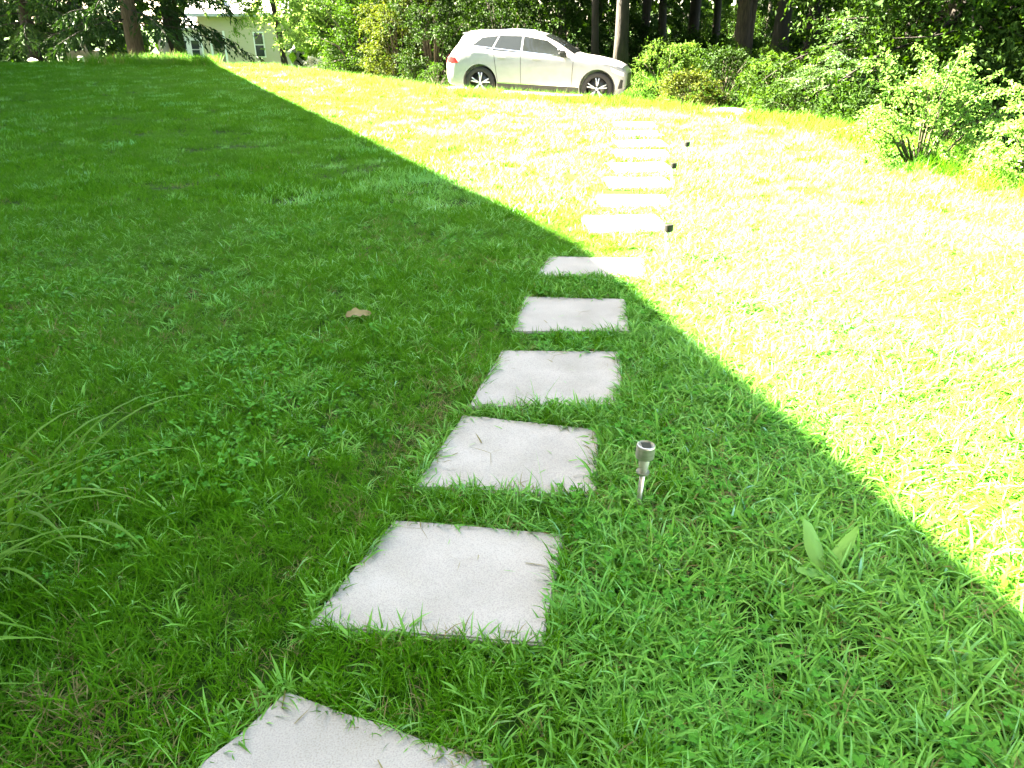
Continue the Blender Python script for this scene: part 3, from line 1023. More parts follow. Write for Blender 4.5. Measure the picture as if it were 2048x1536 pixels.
def pinnate(name, label, base, height, n_br, leafmat, reach=1.6, direction=None, group=None, z=None):
    """sapling with long compound leaves of paired leaflets"""
    x, y = base
    z = gz(x, y) - .05
    o = thing(name, label, 'tree', (x, y, z), group=group)
    tb = MB(); tb.tube([(0, 0, 0), (.05, 0, height * .4), (-.03, .04, height * .75), (0, 0, height)], [.05, .04, .028, .012], 8)
    tb.build('trunk', M['bark_dark'], o, sm=True)
    lb = MB(); P, ld, nn, s = [], [], [], []
    for i in range(n_br):
        a = rng.uniform(0, 6.283) if direction is None else rng.normal(direction, 1.0)
        hz = rng.uniform(.12, 1) * height
        L_ = reach * rng.uniform(.5, 1) * (1.15 - .5 * hz / height)
        q = limb(lb, (0, 0, hz), (math.cos(a), math.sin(a), .35), L_, .014, up=-.02, wob=.1)
        for j in range(9):
            t = rng.uniform(.3, 1) * 5; i0 = min(int(t), 4)
            p0 = q[i0] + (q[i0 + 1] - q[i0]) * (t - i0)
            b = a + rng.normal(0, .9)
            d = np.array([math.cos(b), math.sin(b), rng.uniform(-.1, .3)])
            Lr = rng.uniform(.28, .5)
            npair = 8
            for m_ in range(1, npair + 1):
                tt = m_ / npair
                pp = p0 + d * Lr * tt + np.array([0, 0, -.35 * Lr * tt * tt])
                sd = np.array([-math.sin(b), math.cos(b), 0])
                for sg in (-1, 1):
                    P.append(pp); ld.append(sd * sg + d * .45 + np.array([0, 0, -.25])); nn.append(np.array([0, 0, 1]) + rng.normal(0, .2, 3))
                    s.append(rng.uniform(.075, .11) * (1.05 - .35 * abs(tt - .5)))
    link('crown', leaf_mesh('crown', np.array(P), np.array(ld), np.array(nn), np.array(s), .36), leafmat, o)
    tag(lb.build('limbs', M['bark_dark'], o, sm=True), kind='stuff')
    return o


def conifer(label, base, height, r0, spread, z0, n_br=70, group=None, bark=None, needle=None):
    """drooping boughs carrying hanging needle sprays"""
    x, y = base
    z = gz(x, y) - .1
    o = thing('conifer_tree', label, 'tree', (x, y, z), group=group)
    MB().tube([(0, 0, 0), (.03, 0, height * .3), (0, .03, height * .65), (0, 0, height)], [r0 * 1.25, r0 * .85, r0 * .5, .03], 10).build('trunk', bark or M['bark_dark'], o, sm=True)
    lb = MB(); P, ld, nn, s = [], [], [], []
    for i in range(n_br):
        t = (i + rng.uniform()) / n_br
        hz = z0 + 1.3 + (height - z0 - 1.6) * t ** 1.25
        a = i * 2.4 + rng.normal(0, .3)
        L_ = spread * (1 - .85 * t ** .9) * rng.uniform(.75, 1.1) + .3
        q = limb(lb, (0, 0, hz), (math.cos(a), math.sin(a), .02), L_, .028 * (1 - .6 * t), seg=6, up=-.05, wob=.06)
        m_ = int(52 * (L_ / spread) + 10)
        for j in range(m_):
            tt = rng.uniform(.15, 1) * 6; i0 = min(int(tt), 5)
            p = q[i0] + (q[i0 + 1] - q[i0]) * (tt - i0)
            b = a + rng.choice([-1, 1]) * rng.uniform(.5, 1.3)
            Lt = rng.uniform(.3, .75) * (1 - .3 * t)
            d = np.array([math.cos(b), math.sin(b), -.55])
            for m2 in range(5):
                f = (m2 + .5) / 5
                P.append(p + d * Lt * f + np.array([0, 0, -.5 * Lt * f * f])); ld.append(d + rng.normal(0, .45, 3) + np.array([0, 0, -.3]))
                nn.append(np.array([0, 0, 1]) + rng.normal(0, .6, 3)); s.append(rng.uniform(.16, .30) * (1 + .5 * t))
    link('crown', leaf_mesh('crown', np.array(P), np.array(ld), np.array(nn), np.array(s), .28), needle or M['needle'], o)
    tag(lb.build('limbs', M['bark_dark'], o, sm=True), kind='stuff')
    return o


def xy(px, depth, py=100):
    p = at(px, py, depth)
    return (float(p[0]), float(p[1]))


# --- left: conifers and the open yard round the far house
conifer('dark drooping conifer with a black trunk at the far left of the photo', xy(66, 35), 15, .26, 4.2, .9)
conifer('broad drooping conifer with a tan trunk standing right of the low tan wall', xy(272, 33), 16, .32, 5.0, 1.0, bark=M['bark_brown'])
conifer('dark thick trunked conifer just left of the far house', xy(352, 37), 17, .40, 2.5, 3.0)
conifer('low boughed conifer between the two left hand trunks, deep in shade', xy(165, 44), 16, .30, 5.2, .7)
conifer('conifer behind the left edge conifer, reaching out of frame', xy(-60, 38), 16, .3, 4.6, .6)
tree('leafy_tree', 'slanting trunked tree with bright yellow green leaves in front of the far house', xy(566, 37), 11, .17, 4.3, 2.6, M['leaf_sunny'], M['bark_brown'],
     lean=(-.10, 0), low_n=20, low_z=(2.7, 4.4), low_r=3.4, low_leaf=(.10, .18))
tree('leafy_tree', 'sunlit bright green tree right of the far house, hanging over pale bushes', xy(665, 33), 10, .16, 3.8, 2.0, M['leaf_sunny'], M['bark_brown'],
     low_n=38, low_z=(.7, 3.2), low_r=2.6, low_leaf=(.10, .17))
shrub('tall_shrub', 'tall mid green shrub left of the dark thicket by the driveway', xy(735, 27.5, 140), 1.6, 1.4, 3.4, M['leaf_mid'], 210, (.07, .12), 10, 8, cr=.42)
shrub('tall_shrub', 'brownish green tall shrub in the middle of the thicket left of the car', xy(800, 25.5, 140), 1.2, 1.2, 3.4, M['leaf_olive'], 180, (.07, .12), 10, 8, cr=.40)
shrub('tall_shrub', 'dark green tall shrub just behind the rear end of the car', xy(868, 24.2, 140), 1.3, 1.3, 3.6, M['leaf_dark'], 210, (.06, .11), 10, 8, cr=.38)
shrub('low_shrub', 'low speckled bush tucked against the rear bumper of the car', xy(872, 21.8, 170), .6, .5, .75, M['leaf_mid'], 34, (.04, .07), 8, 7, cr=.2)
shrub('pale_bush', 'small white blooming bush at the lawn crest below the bright tree', xy(632, 29.5, 125), .75, .6, .75,
      foliage_mat('pale_bloom', [(0, (.35, .38, .25)), (1, (.62, .62, .50))], transl=.25, tcol=(1, 1, .9)), 40, (.06, .10), 9, 8, cr=.22)

# --- behind the car and along the drive: woodland
TW = [('bare dark trunk standing just past the front of the car', 1245, 22.6, .22, 'bark_dark', (0.01, 0), False),
      ('slim dark trunk rising behind the car bonnet', 1190, 24.5, .13, 'bark_dark', (-.03, 0), False),
      ('grey dark trunk between the car and the brown leaning trunks', 1378, 30, .24, 'bark_dark', (0.0, 0), False),
      ('brown leaning double trunk in the middle of the woods', 1478, 24.5, .27, 'bark_brown', (-.05, 0), True),
      ('thick black trunk right of the brown double trunk', 1553, 22.5, .27, 'bark_dark', (0, 0), False),
      ('dark trunk half hidden by the feathery sapling', 1608, 20.5, .19, 'bark_dark', (.01, 0), False)]
for lab, px, dep, r0, bk, ln, fk in TW:
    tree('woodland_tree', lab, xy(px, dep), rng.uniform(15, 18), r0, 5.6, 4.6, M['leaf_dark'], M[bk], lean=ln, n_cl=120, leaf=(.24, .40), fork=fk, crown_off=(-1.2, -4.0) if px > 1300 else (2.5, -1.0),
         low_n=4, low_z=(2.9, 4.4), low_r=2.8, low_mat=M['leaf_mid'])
DEEP = [(985, 28), (1060, 31), (1120, 27), (1320, 36), (1290, 27.5), (1430, 34), (1665, 27), (1720, 22), (1800, 24), (905, 33), (1010, 40), (1200, 38), (1530, 40),
        (1600, 33), (830, 38), (1900, 20), (1980, 25), (760, 44)]
for px, dep in DEEP:
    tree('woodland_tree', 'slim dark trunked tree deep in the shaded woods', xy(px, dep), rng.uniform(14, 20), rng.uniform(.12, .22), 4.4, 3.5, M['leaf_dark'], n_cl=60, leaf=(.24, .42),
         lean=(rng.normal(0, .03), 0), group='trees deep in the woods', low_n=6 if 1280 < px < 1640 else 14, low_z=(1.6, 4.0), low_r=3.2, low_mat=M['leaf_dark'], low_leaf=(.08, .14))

US = [('sunny yellow green bush just right of the front of the car', 1330, 19.6, 1.0, 1.25, 'leaf_fresh'),  # dark leaf colours below stand in for overhead shade that falls short
      ('grey green bush at the drive edge below the brown double trunk', 1440, 18.2, 1.3, 1.15, 'leaf_dark'),
      ('spreading mid green bush under the brown double trunk', 1490, 20.5, 1.3, 1.25, 'leaf_mid'),
      ('green bush at the foot of the thick black trunk', 1560, 17.0, 1.0, 1.05, 'leaf_mid'),
      ('shaded green bush below the feathery sapling', 1640, 14.6, .95, .85, 'leaf_dark'),
      ('low speckled bush at the drive edge right of the sunny yellow green bush', 1375, 17.4, .75, .75, 'leaf_olive'),
      ('low dark bush on the drive edge beside the shaded strip of driveway', 1700, 12.6, .6, .6, 'leaf_dark'),
      ('small bush with pale leaf tips at the drive edge left of the shaded driveway strip', 1560, 15.2, .6, .6, 'leaf_mid')]
for lab, px, dep, rr, hh, mt in US:
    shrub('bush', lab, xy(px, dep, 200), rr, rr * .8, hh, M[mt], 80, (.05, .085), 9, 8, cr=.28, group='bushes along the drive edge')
for lab, px, dep, rr, hh, mt in [('dark bush filling the hollow right of the bright arching shrub', 1935, 9.6, .75, 1.15, 'leaf_dark'),
                                 ('dark bush behind the bright arching shrub', 1840, 11.0, .9, 1.3, 'leaf_dark'),
                                 ('dark bush behind the right edge shrub', 2030, 9.3, .7, 1.1, 'leaf_dark'),
                                 ('low shaded bush between the driveway strip and the bright arching shrub', 1765, 11.2, .6, .8, 'leaf_dark')]:
    shrub('bush', lab, xy(px, dep, 250), rr, rr * .8, hh, M[mt], 90, (.05, .085), 9, 8, cr=.26, group='bushes along the drive edge')
BK = [(1000, 25.5), (1100, 26), (1230, 27), (1300, 31), (1410, 27), (1520, 30), (1620, 24), (1700, 20), (1790, 18), (1130, 33), (950, 27), (1750, 27), (1850, 22), (1340, 38), (1450, 40), (1560, 37), (1250, 42), (1400, 46), (1510, 47)]
for px, dep in BK:
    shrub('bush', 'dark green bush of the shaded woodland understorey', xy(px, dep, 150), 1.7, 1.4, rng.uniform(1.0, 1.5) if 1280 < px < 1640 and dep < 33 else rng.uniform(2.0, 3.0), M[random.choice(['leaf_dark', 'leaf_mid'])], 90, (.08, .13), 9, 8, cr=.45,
          group='understorey bushes behind the drive')

# --- right side
pinnate('feathery_sapling', 'feathery sapling with rows of paired bluish leaflets beside the driveway', xy(1735, 13.0, 180), 4.2, 44, M['leaf_blue'], 1.35, math.pi * 1.2)
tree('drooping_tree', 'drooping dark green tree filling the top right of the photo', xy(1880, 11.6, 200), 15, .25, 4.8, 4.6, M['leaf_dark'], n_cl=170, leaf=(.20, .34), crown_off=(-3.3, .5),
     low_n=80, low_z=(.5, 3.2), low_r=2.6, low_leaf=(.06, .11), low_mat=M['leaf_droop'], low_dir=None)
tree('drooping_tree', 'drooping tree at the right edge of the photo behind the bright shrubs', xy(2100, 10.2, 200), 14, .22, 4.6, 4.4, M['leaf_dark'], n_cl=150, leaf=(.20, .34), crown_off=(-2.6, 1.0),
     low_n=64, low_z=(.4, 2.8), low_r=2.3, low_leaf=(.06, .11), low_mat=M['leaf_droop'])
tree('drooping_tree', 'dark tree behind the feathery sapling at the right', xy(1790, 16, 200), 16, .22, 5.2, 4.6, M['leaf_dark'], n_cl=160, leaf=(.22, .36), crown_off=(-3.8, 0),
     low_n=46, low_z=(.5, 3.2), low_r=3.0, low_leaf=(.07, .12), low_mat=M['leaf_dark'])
pb = on_ground(1832, 338)
shrub('bright_shrub', 'bright sunlit yellow green shrub at the lawn edge with long arching sprays', (pb[0] + .15, pb[1] + .25), (.66), .52, 0.95, M['leaf_bright'], 120, (.024, .050), 9, 9, cr=.19,
      sprays=((-.80, -.1, 1.06, 12), (-.70, 0, .88, 10), (-.55, .1, 1.12, 10), (-.95, 0, .40, 9), (.25, 0, 1.16, 8), (.62, 0, .95, 8), (.1, -.2, 1.2, 9), (-.3, -.3, 1.15, 9), (.75, -.2, .55, 8), (-.75, -.3, .65, 9), (.4, -.4, .8, 8), (-.2, .2, 1.22, 9)))
pb = on_ground(2055, 378)
shrub('bright_shrub', 'bright sunlit shrub cut off by the right edge of the photo', (pb[0] + .12, pb[1] + .1), .5, .5, .88, M['leaf_bright'], 100, (.024, .050), 9, 9, cr=.19,
      sprays=((-.35, 0, .62, 8), (-.3, 0, .95, 8)))
pb = on_ground(1950, 352)
shrub('low_weed_clump', 'low pale weed clump between the two bright shrubs', (pb[0] + .1, pb[1] + .1), .34, .25, .26, M['leaf_bright'], 26, (.025, .045), 8, 7, cr=.1)

# far woodland mass that closes the view
n_ = 26000
ang = rng.uniform(-46, 40, n_)
rad = rng.uniform(52, 78, n_)
Pm = np.stack([np.sin(np.radians(ang)) * rad, np.cos(np.radians(ang)) * rad, np.zeros(n_)], -1)
lump = vnoise(np.stack([ang * .25, rad * .08], -1), 1.0, 31)
Pm[:, 2] = terrain(Pm[:, 0], Pm[:, 1]) + rng.uniform(0, 1, n_) ** .8 * (9 + 9 * lump)
keepm = ~((ang < -15) & (ang > -29) & (rad < 66))
Pm = Pm[keepm]
far_w = link('far_woodland', leaf_mesh('far_woodland', Pm, rng.normal(size=Pm.shape) + np.array([0, 0, -.3]), rng.normal(size=Pm.shape) * .6 + np.array([0, -.2, 1]),
                                       rng.uniform(.7, 1.3, len(Pm)), .7), M['leaf_dark'])
tag(far_w, 'hazy mass of distant woodland behind the yard and drive', 'woodland', kind='stuff')

# ------------------------------------------------------------------ far house
cream = noise_mat('cream_siding', [(0.3, (0.40, 0.345, 0.24)), (0.7, (0.48, 0.415, 0.30))], scale=2, rough=.7, stretch=(1, 1, 40))
paleroof = noise_mat('pale_roof', [(0.3, (0.36, 0.36, 0.34)), (0.7, (0.48, 0.48, 0.45))], scale=12, rough=.9)
doorm = noise_mat('door_brown', [(0.3, (0.16, 0.14, 0.09)), (0.7, (0.24, 0.21, 0.14))], scale=5, rough=.6)
D = 52.0
hb = at(480, 134, D)
hz0 = float(hb[2])
fh = thing('far_house', 'cream sided single storey house with pale roof beyond the lawn', 'house', (hb[0], hb[1], hz0), R(6))
s_ = D / 1500.0


def hx(px): return (px - 480) * s_


def hzz(py): return (134 - py) * s_ / cp * .92


def hbox(name, x0, x1, z0, z1, y0, y1, mat, parent=None, bevel=0):
    return MB().box(((x0 + x1) / 2, (y0 + y1) / 2, (z0 + z1) / 2), (abs(x1 - x0), abs(y1 - y0), abs(z1 - z0))).build(name, mat, parent or fh, bevel=bevel)


hbox('wall', hx(412), hx(584), -.8, 3.28, 0.0, 7.0, cream)
hbox('porch_wall', hx(366), hx(411.8), -.8, 2.45, .5, 5.5, whitem)
rf = MB()
x0, x1 = hx(395), hx(596)
for (ya, za, yb, zb) in ((-.55, 3.15, 3.5, 5.6), (7.55, 3.15, 3.5, 5.6)):
    rf.add(np.array([(x0, ya, za), (x1, ya, za), (x1, yb, zb), (x0, yb, zb), (x0, ya, za + .2), (x1, ya, za + .2), (x1, yb, zb + .2), (x0, yb, zb + .2)]),
           [(0, 1, 2, 3), (7, 6, 5, 4), (0, 4, 5, 1), (2, 6, 7, 3), (0, 3, 7, 4), (1, 5, 6, 2)])
rfo = rf.build('roof', paleroof, fh)
hbox('roof_vent', hx(449), hx(462), 3.9, 4.3, .35, .9, doorm, rfo)
pr_ = MB().add(np.array([(hx(362), .1, 2.35), (hx(411), .1, 2.35), (hx(411), 5.6, 3.3), (hx(362), 5.6, 3.3), (hx(362), .1, 2.5), (hx(411), .1, 2.5), (hx(411), 5.6, 3.45), (hx(362), 5.6, 3.45)]),
               [(0, 1, 2, 3), (7, 6, 5, 4), (0, 4, 5, 1), (2, 6, 7, 3), (0, 3, 7, 4), (1, 5, 6, 2)]).build('porch_roof', paleroof, fh)


def window(x0, x1, z0, z1, yf):
    f = hbox('window', x0 - .08, x1 + .08, z0 - .08, z1 + .08, yf - .05, yf + .06, whitem)
    zm = (z0 + z1) / 2
    hbox('pane', x0, x1, zm + .03, z1, yf - .075, yf - .02, glassm, f)
    hbox('pane', x0, x1, z0, zm - .03, yf - .085, yf - .02, glassm, f)


window(hx(370), hx(380), hzz(119), hzz(87), .5)
window(hx(390), hx(404), hzz(119), hzz(87), .5)
window(hx(516), hx(532), hzz(115), hzz(74), 0)
dr = hbox('door', hx(434), hx(456), -.1, hzz(72), -.06, .05, doorm)
hbox('pane', hx(437), hx(453), hzz(100), hzz(76), -.08, -.03, glassm, dr)
hbox('door_frame', hx(430), hx(433.8), -.1, hzz(70), -.09, .04, whitem)
hbox('door_frame', hx(456.2), hx(460), -.1, hzz(70), -.09, .04, whitem)
hbox('corner_board', hx(411), hx(415), -.8, 2.55, -.04, .2, whitem)
hbox('corner_board', hx(581), hx(585), -.8, 2.55, -.04, .2, whitem)

# low tan wall and small yard things at far left
tan = noise_mat('tan_stone', [(0.3, (0.24, 0.19, 0.13)), (0.7, (0.38, 0.31, 0.22))], scale=6, rough=.9, bump=.4)
p = at(170, 124, 40)
lw = thing('garden_wall', 'low tan stone wall with two short posts under the left conifers', 'garden wall', (p[0], p[1], p[2] - .25), R(4))
MB().box((0, 0, .4), (1.55, .3, .8)).build('wall_body', tan, lw, bevel=.03)
for sx in (-.7, .15):
    MB().box((sx, -.01, .62), (.16, .34, 1.24)).build('post', tan, lw, bevel=.02)
pr = flat('pale_rock', (.45, .44, .38), .9, .2)


def rock(px, py, dep, sx, sz, label):
    q = at(px, py, dep)
    bm = bmesh.new(); bmesh.ops.create_icosphere(bm, subdivisions=2, radius=1)
    for v in bm.verts:
        n1 = 1 + .18 * math.sin(v.co.x * 4 + px) * math.cos(v.co.y * 3.3) + .12 * math.sin(v.co.z * 5 + py)
        v.co = Vector((v.co.x * sx * n1, v.co.y * sx * .8 * n1, v.co.z * sz * n1))
    me = bpy.data.meshes.new('pale_rock'); bm.to_mesh(me); bm.free()
    o = link('pale_rock', me, pr, loc=(q[0], q[1], q[2]))
    tag(o, label, 'rock', 'pale rocks along the left lawn crest')


rock(65, 121, 30, .19, .09, 'flat pale rock at the foot of the far left conifer')
rock(162, 118, 30, .14, .12, 'rounded pale rock in front of the low tan wall')
rock(206, 125, 29.5, .20, .05, 'low sliver of pale rock right of the low tan wall')
q = at(333, 118, 33)
st = MB(); st.tube([(0, 0, -.6), (0.02, 0, .2), (-.03, .02, .55), (0, 0, .82)], [.30, .25, .22, .17], 9)
tag(st.build('tree_stump', flat('weathered_wood', (.17, .165, .13), .9, .2), loc=q, sm=True), 'pale weathered stump among tall grass left of the far house', 'stump')

# ------------------------------------------------------------------ the car
paint = flat('white_paint', (.245, .24, .245), .3, .4, coat=.35)
blk = flat('black_plastic', (.02, .02, .02), .55, .3)
tyre_m = flat('tyre_rubber', (.022, .022, .022), .85, .2)
silver = flat('alloy_silver', (.55, .55, .55), .3, .6, metallic=.8)
dark_al = flat('alloy_dark', (.05, .05, .05), .35, .5, metallic=.5)
carglass = flat('car_glass', (.010, .012, .012), .04, .22)
redm = flat('tail_red', (.50, .02, .02), .2, .6, coat=.5)
lampm = flat('headlamp', (.70, .70, .70), .1, .8, coat=.5)
chrome = flat('chrome_trim', (.75, .75, .75), .2, .6, metallic=1.0)
seam = flat('seam_dark', (.05, .05, .05), .8, .2)

ST = np.array([  # x, zb, zs(belt), zt(top), w, wr
    (-2.33, .50, .84, .90, .74, .66), (-2.29, .36, .90, .98, .83, .70), (-2.22, .30, .96, 1.08, .88, .68), (-2.10, .27, 1.02, 1.22, .92, .65),
    (-1.97, .25, 1.06, 1.42, .935, .62), (-1.85, .24, 1.08, 1.495, .94, .61), (-1.6, .23, 1.10, 1.53, .945, .61), (-1.0, .22, 1.09, 1.545, .95, .61),
    (-.5, .22, 1.08, 1.55, .95, .61), (-.2, .22, 1.07, 1.53, .95, .61), (.1, .22, 1.06, 1.47, .95, .60), (.4, .22, 1.05, 1.345, .95, .61),
    (.65, .22, 1.04, 1.20, .95, .64), (.80, .22, 1.03, 1.11, .95, .68), (.95, .22, 1.01, 1.07, .95, .71), (1.3, .22, .97, 1.035, .945, .74),
    (1.6, .23, .93, .985, .93, .74), (1.83, .24, .87, .93, .90, .71), (1.98, .27, .80, .865, .85, .66), (2.06, .32, .74, .79, .77, .58), (2.09, .38, .68, .74, .70, .50)])
xs_c = np.concatenate([np.linspace(-2.33, -1.85, 14), np.linspace(-1.8, 1.75, 50), np.linspace(1.79, 2.09, 12)])


def st(x):
    return np.array([np.interp(x, ST[:, 0], ST[:, i]) for i in range(1, 6)])


def side_y(x, z):
    zb, zs, zt, w, wr = st(x)
    prof_z = [zb, zb + .10, .50, .72, zs - .06, zs, zt - .10, zt - .04]
    prof_y = [w * .90, w * .965, w * .985, w, w * .985, w * .955, wr, wr - .07]
    return float(np.interp(z, np.maximum.accumulate(prof_z), prof_y))


def ring_pts(x):
    zb, zs, zt, w, wr = st(x)
    half = [(0, zb), (w * .6, zb), (w * .90, zb), (w * .965, zb + .10), (w * .985, .50), (w, .72), (w * .985, zs - .06), (w * .955, zs), ((w * .955 + wr) / 2, (zs + zt - .10) / 2),
            (wr, zt - .10), (wr - .03, zt - .055), (wr - .11, zt - .02), (wr * .5, zt), (0, zt + .005)]
    if zs - .06 < .72:
        half[5] = (w, zs - .08)
    h = np.array(half)
    full = np.concatenate([h, (h[1:-1] * [-1, 1])[::-1]])
    return np.column_stack([np.full(len(full), x), full])


rings = np.array([ring_pts(x) for x in xs_c])
nr_, nc_ = rings.shape[:2]
mb = MB()
Vr = rings.reshape(-1, 3)
Fr = [(i * nc_ + j, i * nc_ + (j + 1) % nc_, (i + 1) * nc_ + (j + 1) % nc_, (i + 1) * nc_ + j) for i in range(nr_ - 1) for j in range(nc_)]
Fr += [tuple(range(nc_))[::-1], tuple((nr_ - 1) * nc_ + j for j in range(nc_))]
mb.add(Vr, Fr)
me = mb.mesh('body', False)
bm = bmesh.new(); bm.from_mesh(me); bmesh.ops.recalc_face_normals(bm, faces=bm.faces[:]); bm.to_mesh(me); bm.free()
bo = bpy.data.objects.new('tmp_body', me); COL.objects.link(bo)
cut = MB()
AX = (-1.435, 1.435)
for ax in AX:
    for sy in (-1, 1):
        cut.lathe([(0.0001, -.3), (.425, -.3), (.425, .3), (0.0001, .3)], 40, 'y', (ax, sy * .92, .37))
cme = cut.mesh('tmp_cut')
bm = bmesh.new(); bm.from_mesh(cme); bmesh.ops.remove_doubles(bm, verts=bm.verts[:], dist=.0005); bmesh.ops.recalc_face_normals(bm, faces=bm.faces[:]); bm.to_mesh(cme); bm.free()
co = bpy.data.objects.new('tmp_cut', cme); COL.objects.link(co)
md = bo.modifiers.new('b', 'BOOLEAN'); md.operation = 'DIFFERENCE'; md.object = co; md.solver = 'EXACT'
dg = bpy.context.evaluated_depsgraph_get()
body_me = bpy.data.meshes.new_from_object(bo.evaluated_get(dg))
body_me.name = 'body'
bpy.data.objects.remove(bo); bpy.data.objects.remove(co)
body_me.polygons.foreach_set('use_smooth', np.ones(len(body_me.polygons), bool))
try:
    body_me.set_sharp_from_angle(angle=R(35))
except Exception:
    pass
# place: near-side wheels touch the drive at these two photographed spots
rw = at(962, 197, 18.6); fw = at(1192, 210, 18.05)
head = fw - rw
yaw = math.atan2(head[1], head[0])
rgt = np.array([math.sin(yaw), -math.cos(yaw), 0])
ctr = (rw + fw) / 2 - rgt * .80
car = thing('parked_car', 'white crossover car parked on the driveway at the edge of the woods', 'car', ctr)
car.rotation_euler = (0, -math.asin(head[2] / np.linalg.norm(head)), yaw)
link('body', body_me, paint, car)


def side_panel(name, corners, mat, parent, off=.006, n=10, m=5, sides=(-1, 1)):
    """patch bounded by 4 (x,z) corners laid on the body side"""
    c = np.array(corners, float)
    out = []
    for sy in sides:
        g = []
        for i in range(n + 1):
            row = []
            for j in range(m + 1):
                s, t = i / n, j / m
                q = (c[0] * (1 - s) + c[1] * s) * (1 - t) + (c[3] * (1 - s) + c[2] * s) * t
                row.append((q[0], sy * (side_y(q[0], q[1]) + off), q[1]))
            g.append(row)
        out.append(MB().quads(np.array(g)).build(name, mat, parent, sm=True))
    return out


side_panel('side_window', [(-1.66, 1.20), (-1.19, 1.115), (-1.06, 1.425), (-1.45, 1.375)], carglass, car)
side_panel('side_window', [(-1.15, 1.11), (-.46, 1.09), (-.48, 1.44), (-1.02, 1.43)], carglass, car)
side_panel('side_window', [(-.41, 1.088), (.70, 1.045), (.13, 1.36), (-.43, 1.44)], carglass, car)
side_panel('window_trim', [(-1.68, 1.183), (.74, 1.03), (.74, 1.043), (-1.66, 1.197)], chrome, car, .008, 20, 1)
# door shut lines, handles, sills
for x0_, x1_ in ((-.44, -.41), (.84, .82), (-1.10, -.98)):
    side_panel('door_seam', [(x1_ - .006, .36), (x1_ + .006, .36), (x0_ + .006, 1.06), (x0_ - .006, 1.06)], seam, car, .004, 1, 10)
side_panel('sill', [(-1.0, .235), (1.0, .235), (1.0, .385), (-1.0, .385)], blk, car, .006, 12, 2)
side_panel('sill_trim', [(-1.0, .39), (1.0, .39), (1.0, .405), (-1.0, .405)], chrome, car, .007, 12, 1)
for sy in (-1, 1):
    for hx_ in (-.90, -.05):
        MB().box((hx_, sy * (side_y(hx_, .95) + .018), .955), (.20, .03, .035)).build('door_handle', paint, car, bevel=.01)
    mr = MB().box((.60, sy * 1.03, 1.10), (.16, .20, .14)).build('mirror', blk, car, bevel=.035)
    MB().box((.62, sy * .93, 1.05), (.10, .10, .06)).build('mirror_arm', blk, mr, bevel=.01)
    MB().tube([(-1.5, sy * .56, 1.47), (-1.4, sy * .56, 1.52), (-.9, sy * .56, 1.56), (-.4, sy * .555, 1.555), (-.3, sy * .55, 1.52)], [.012] * 5, 6).build('roof_rail', chrome, car, sm=True)
    # wrap-round lamps
    side_panel('tail_light', [(-2.30, .80), (-1.98, .80), (-2.06, .92), (-2.29, .93)], redm, car, .008, 6, 3, (sy,))
    side_panel('tail_light', [(-2.28, .92), (-2.17, .92), (-2.06, 1.12), (-2.15, 1.13)], redm, car, .008, 3, 5, (sy,))
    side_panel('headlight', [(1.76, .76), (2.03, .66), (2.04, .74), (1.72, .85)], lampm, car, .008, 6, 3, (sy,))
    side_panel('fog_light', [(1.92, .38), (2.02, .40), (2.03, .58), (1.97, .60)], blk, car, .008, 4, 4, (sy,))
# windscreen, rear screen, grille, bumper parts
def top_patch(name, xa, xb, mat, wf=.92):
    g = []
    for x in np.linspace(xa, xb, 10):
        zb, zs, zt, w, wr = st(x)
        g.append([(x, yy * (wr - .09) * wf, zt + .012 - .02 * yy * yy) for yy in np.linspace(-1, 1, 7)])
    return MB().quads(np.array(g)).build(name, mat, car, sm=True)


top_patch('windscreen', .05, .80, carglass, 1.0)
top_patch('rear_screen', -2.16, -1.90, carglass, 1.0)
sp_ = MB().add(np.array([(-1.80, -.56, 1.455), (-1.80, .56, 1.455), (-1.99, .50, 1.43), (-1.99, -.50, 1.43), (-1.80, -.56, 1.485), (-1.80, .56, 1.485), (-1.99, .50, 1.455), (-1.99, -.50, 1.455)]),
              [(3, 2, 1, 0), (4, 5, 6, 7), (0, 1, 5, 4), (2, 3, 7, 6), (1, 2, 6, 5), (0, 4, 7, 3)]).build('spoiler', paint, car)
MB().box((2.09, 0, .58), (.03, .84, .24)).build('grille', blk, car, bevel=.01)
MB().box((2.08, 0, .40), (.04, 1.2, .10)).build('bumper_intake', blk, car, bevel=.01)
MB().box((-2.33, 0, .62), (.03, .50, .13)).build('licence_plate', whitem, car)


def wheel(ax, sy):
    c = np.array([ax, sy * .80, .368])
    o = MB().lathe([(.255, -.10), (.30, -.118), (.345, -.115), (.366, -.09), (.368, 0), (.366, .09), (.345, .115), (.30, .118), (.255, .10)], 40, 'y').build('wheel', tyre_m, car, loc=c, sm=True)
    MB().lathe([(.258, -.10), (.262, .0), (.258, .105), (.245, .112), (.238, .09), (.235, .0), (.06, -.0), (.0005, -.0)], 40, 'y').build('rim', dark_al, o, sm=True)
    for k_ in range(5):
        a = k_ * 2 * math.pi / 5 + .3
        for da in (-.16, .16):
            p0 = np.array([math.cos(a) * .05, sy * .095, math.sin(a) * .05]); p1 = np.array([math.cos(a + da) * .245, sy * .10, math.sin(a + da) * .245])
            MB().tube([p0, (p0 + p1) / 2, p1], [.020, .018, .020], 6).build('spoke', silver, o, sm=True)
    MB().lathe([(.0005, .115), (.035, .112), (.045, .095), (.045, .02)] if sy > 0 else [(.0005, -.115), (.035, -.112), (.045, -.095), (.045, -.02)], 16, 'y').build('hub_cap', silver, o, sm=True)


for ax in AX:
    for sy in (-1, 1):
        wheel(ax, sy)

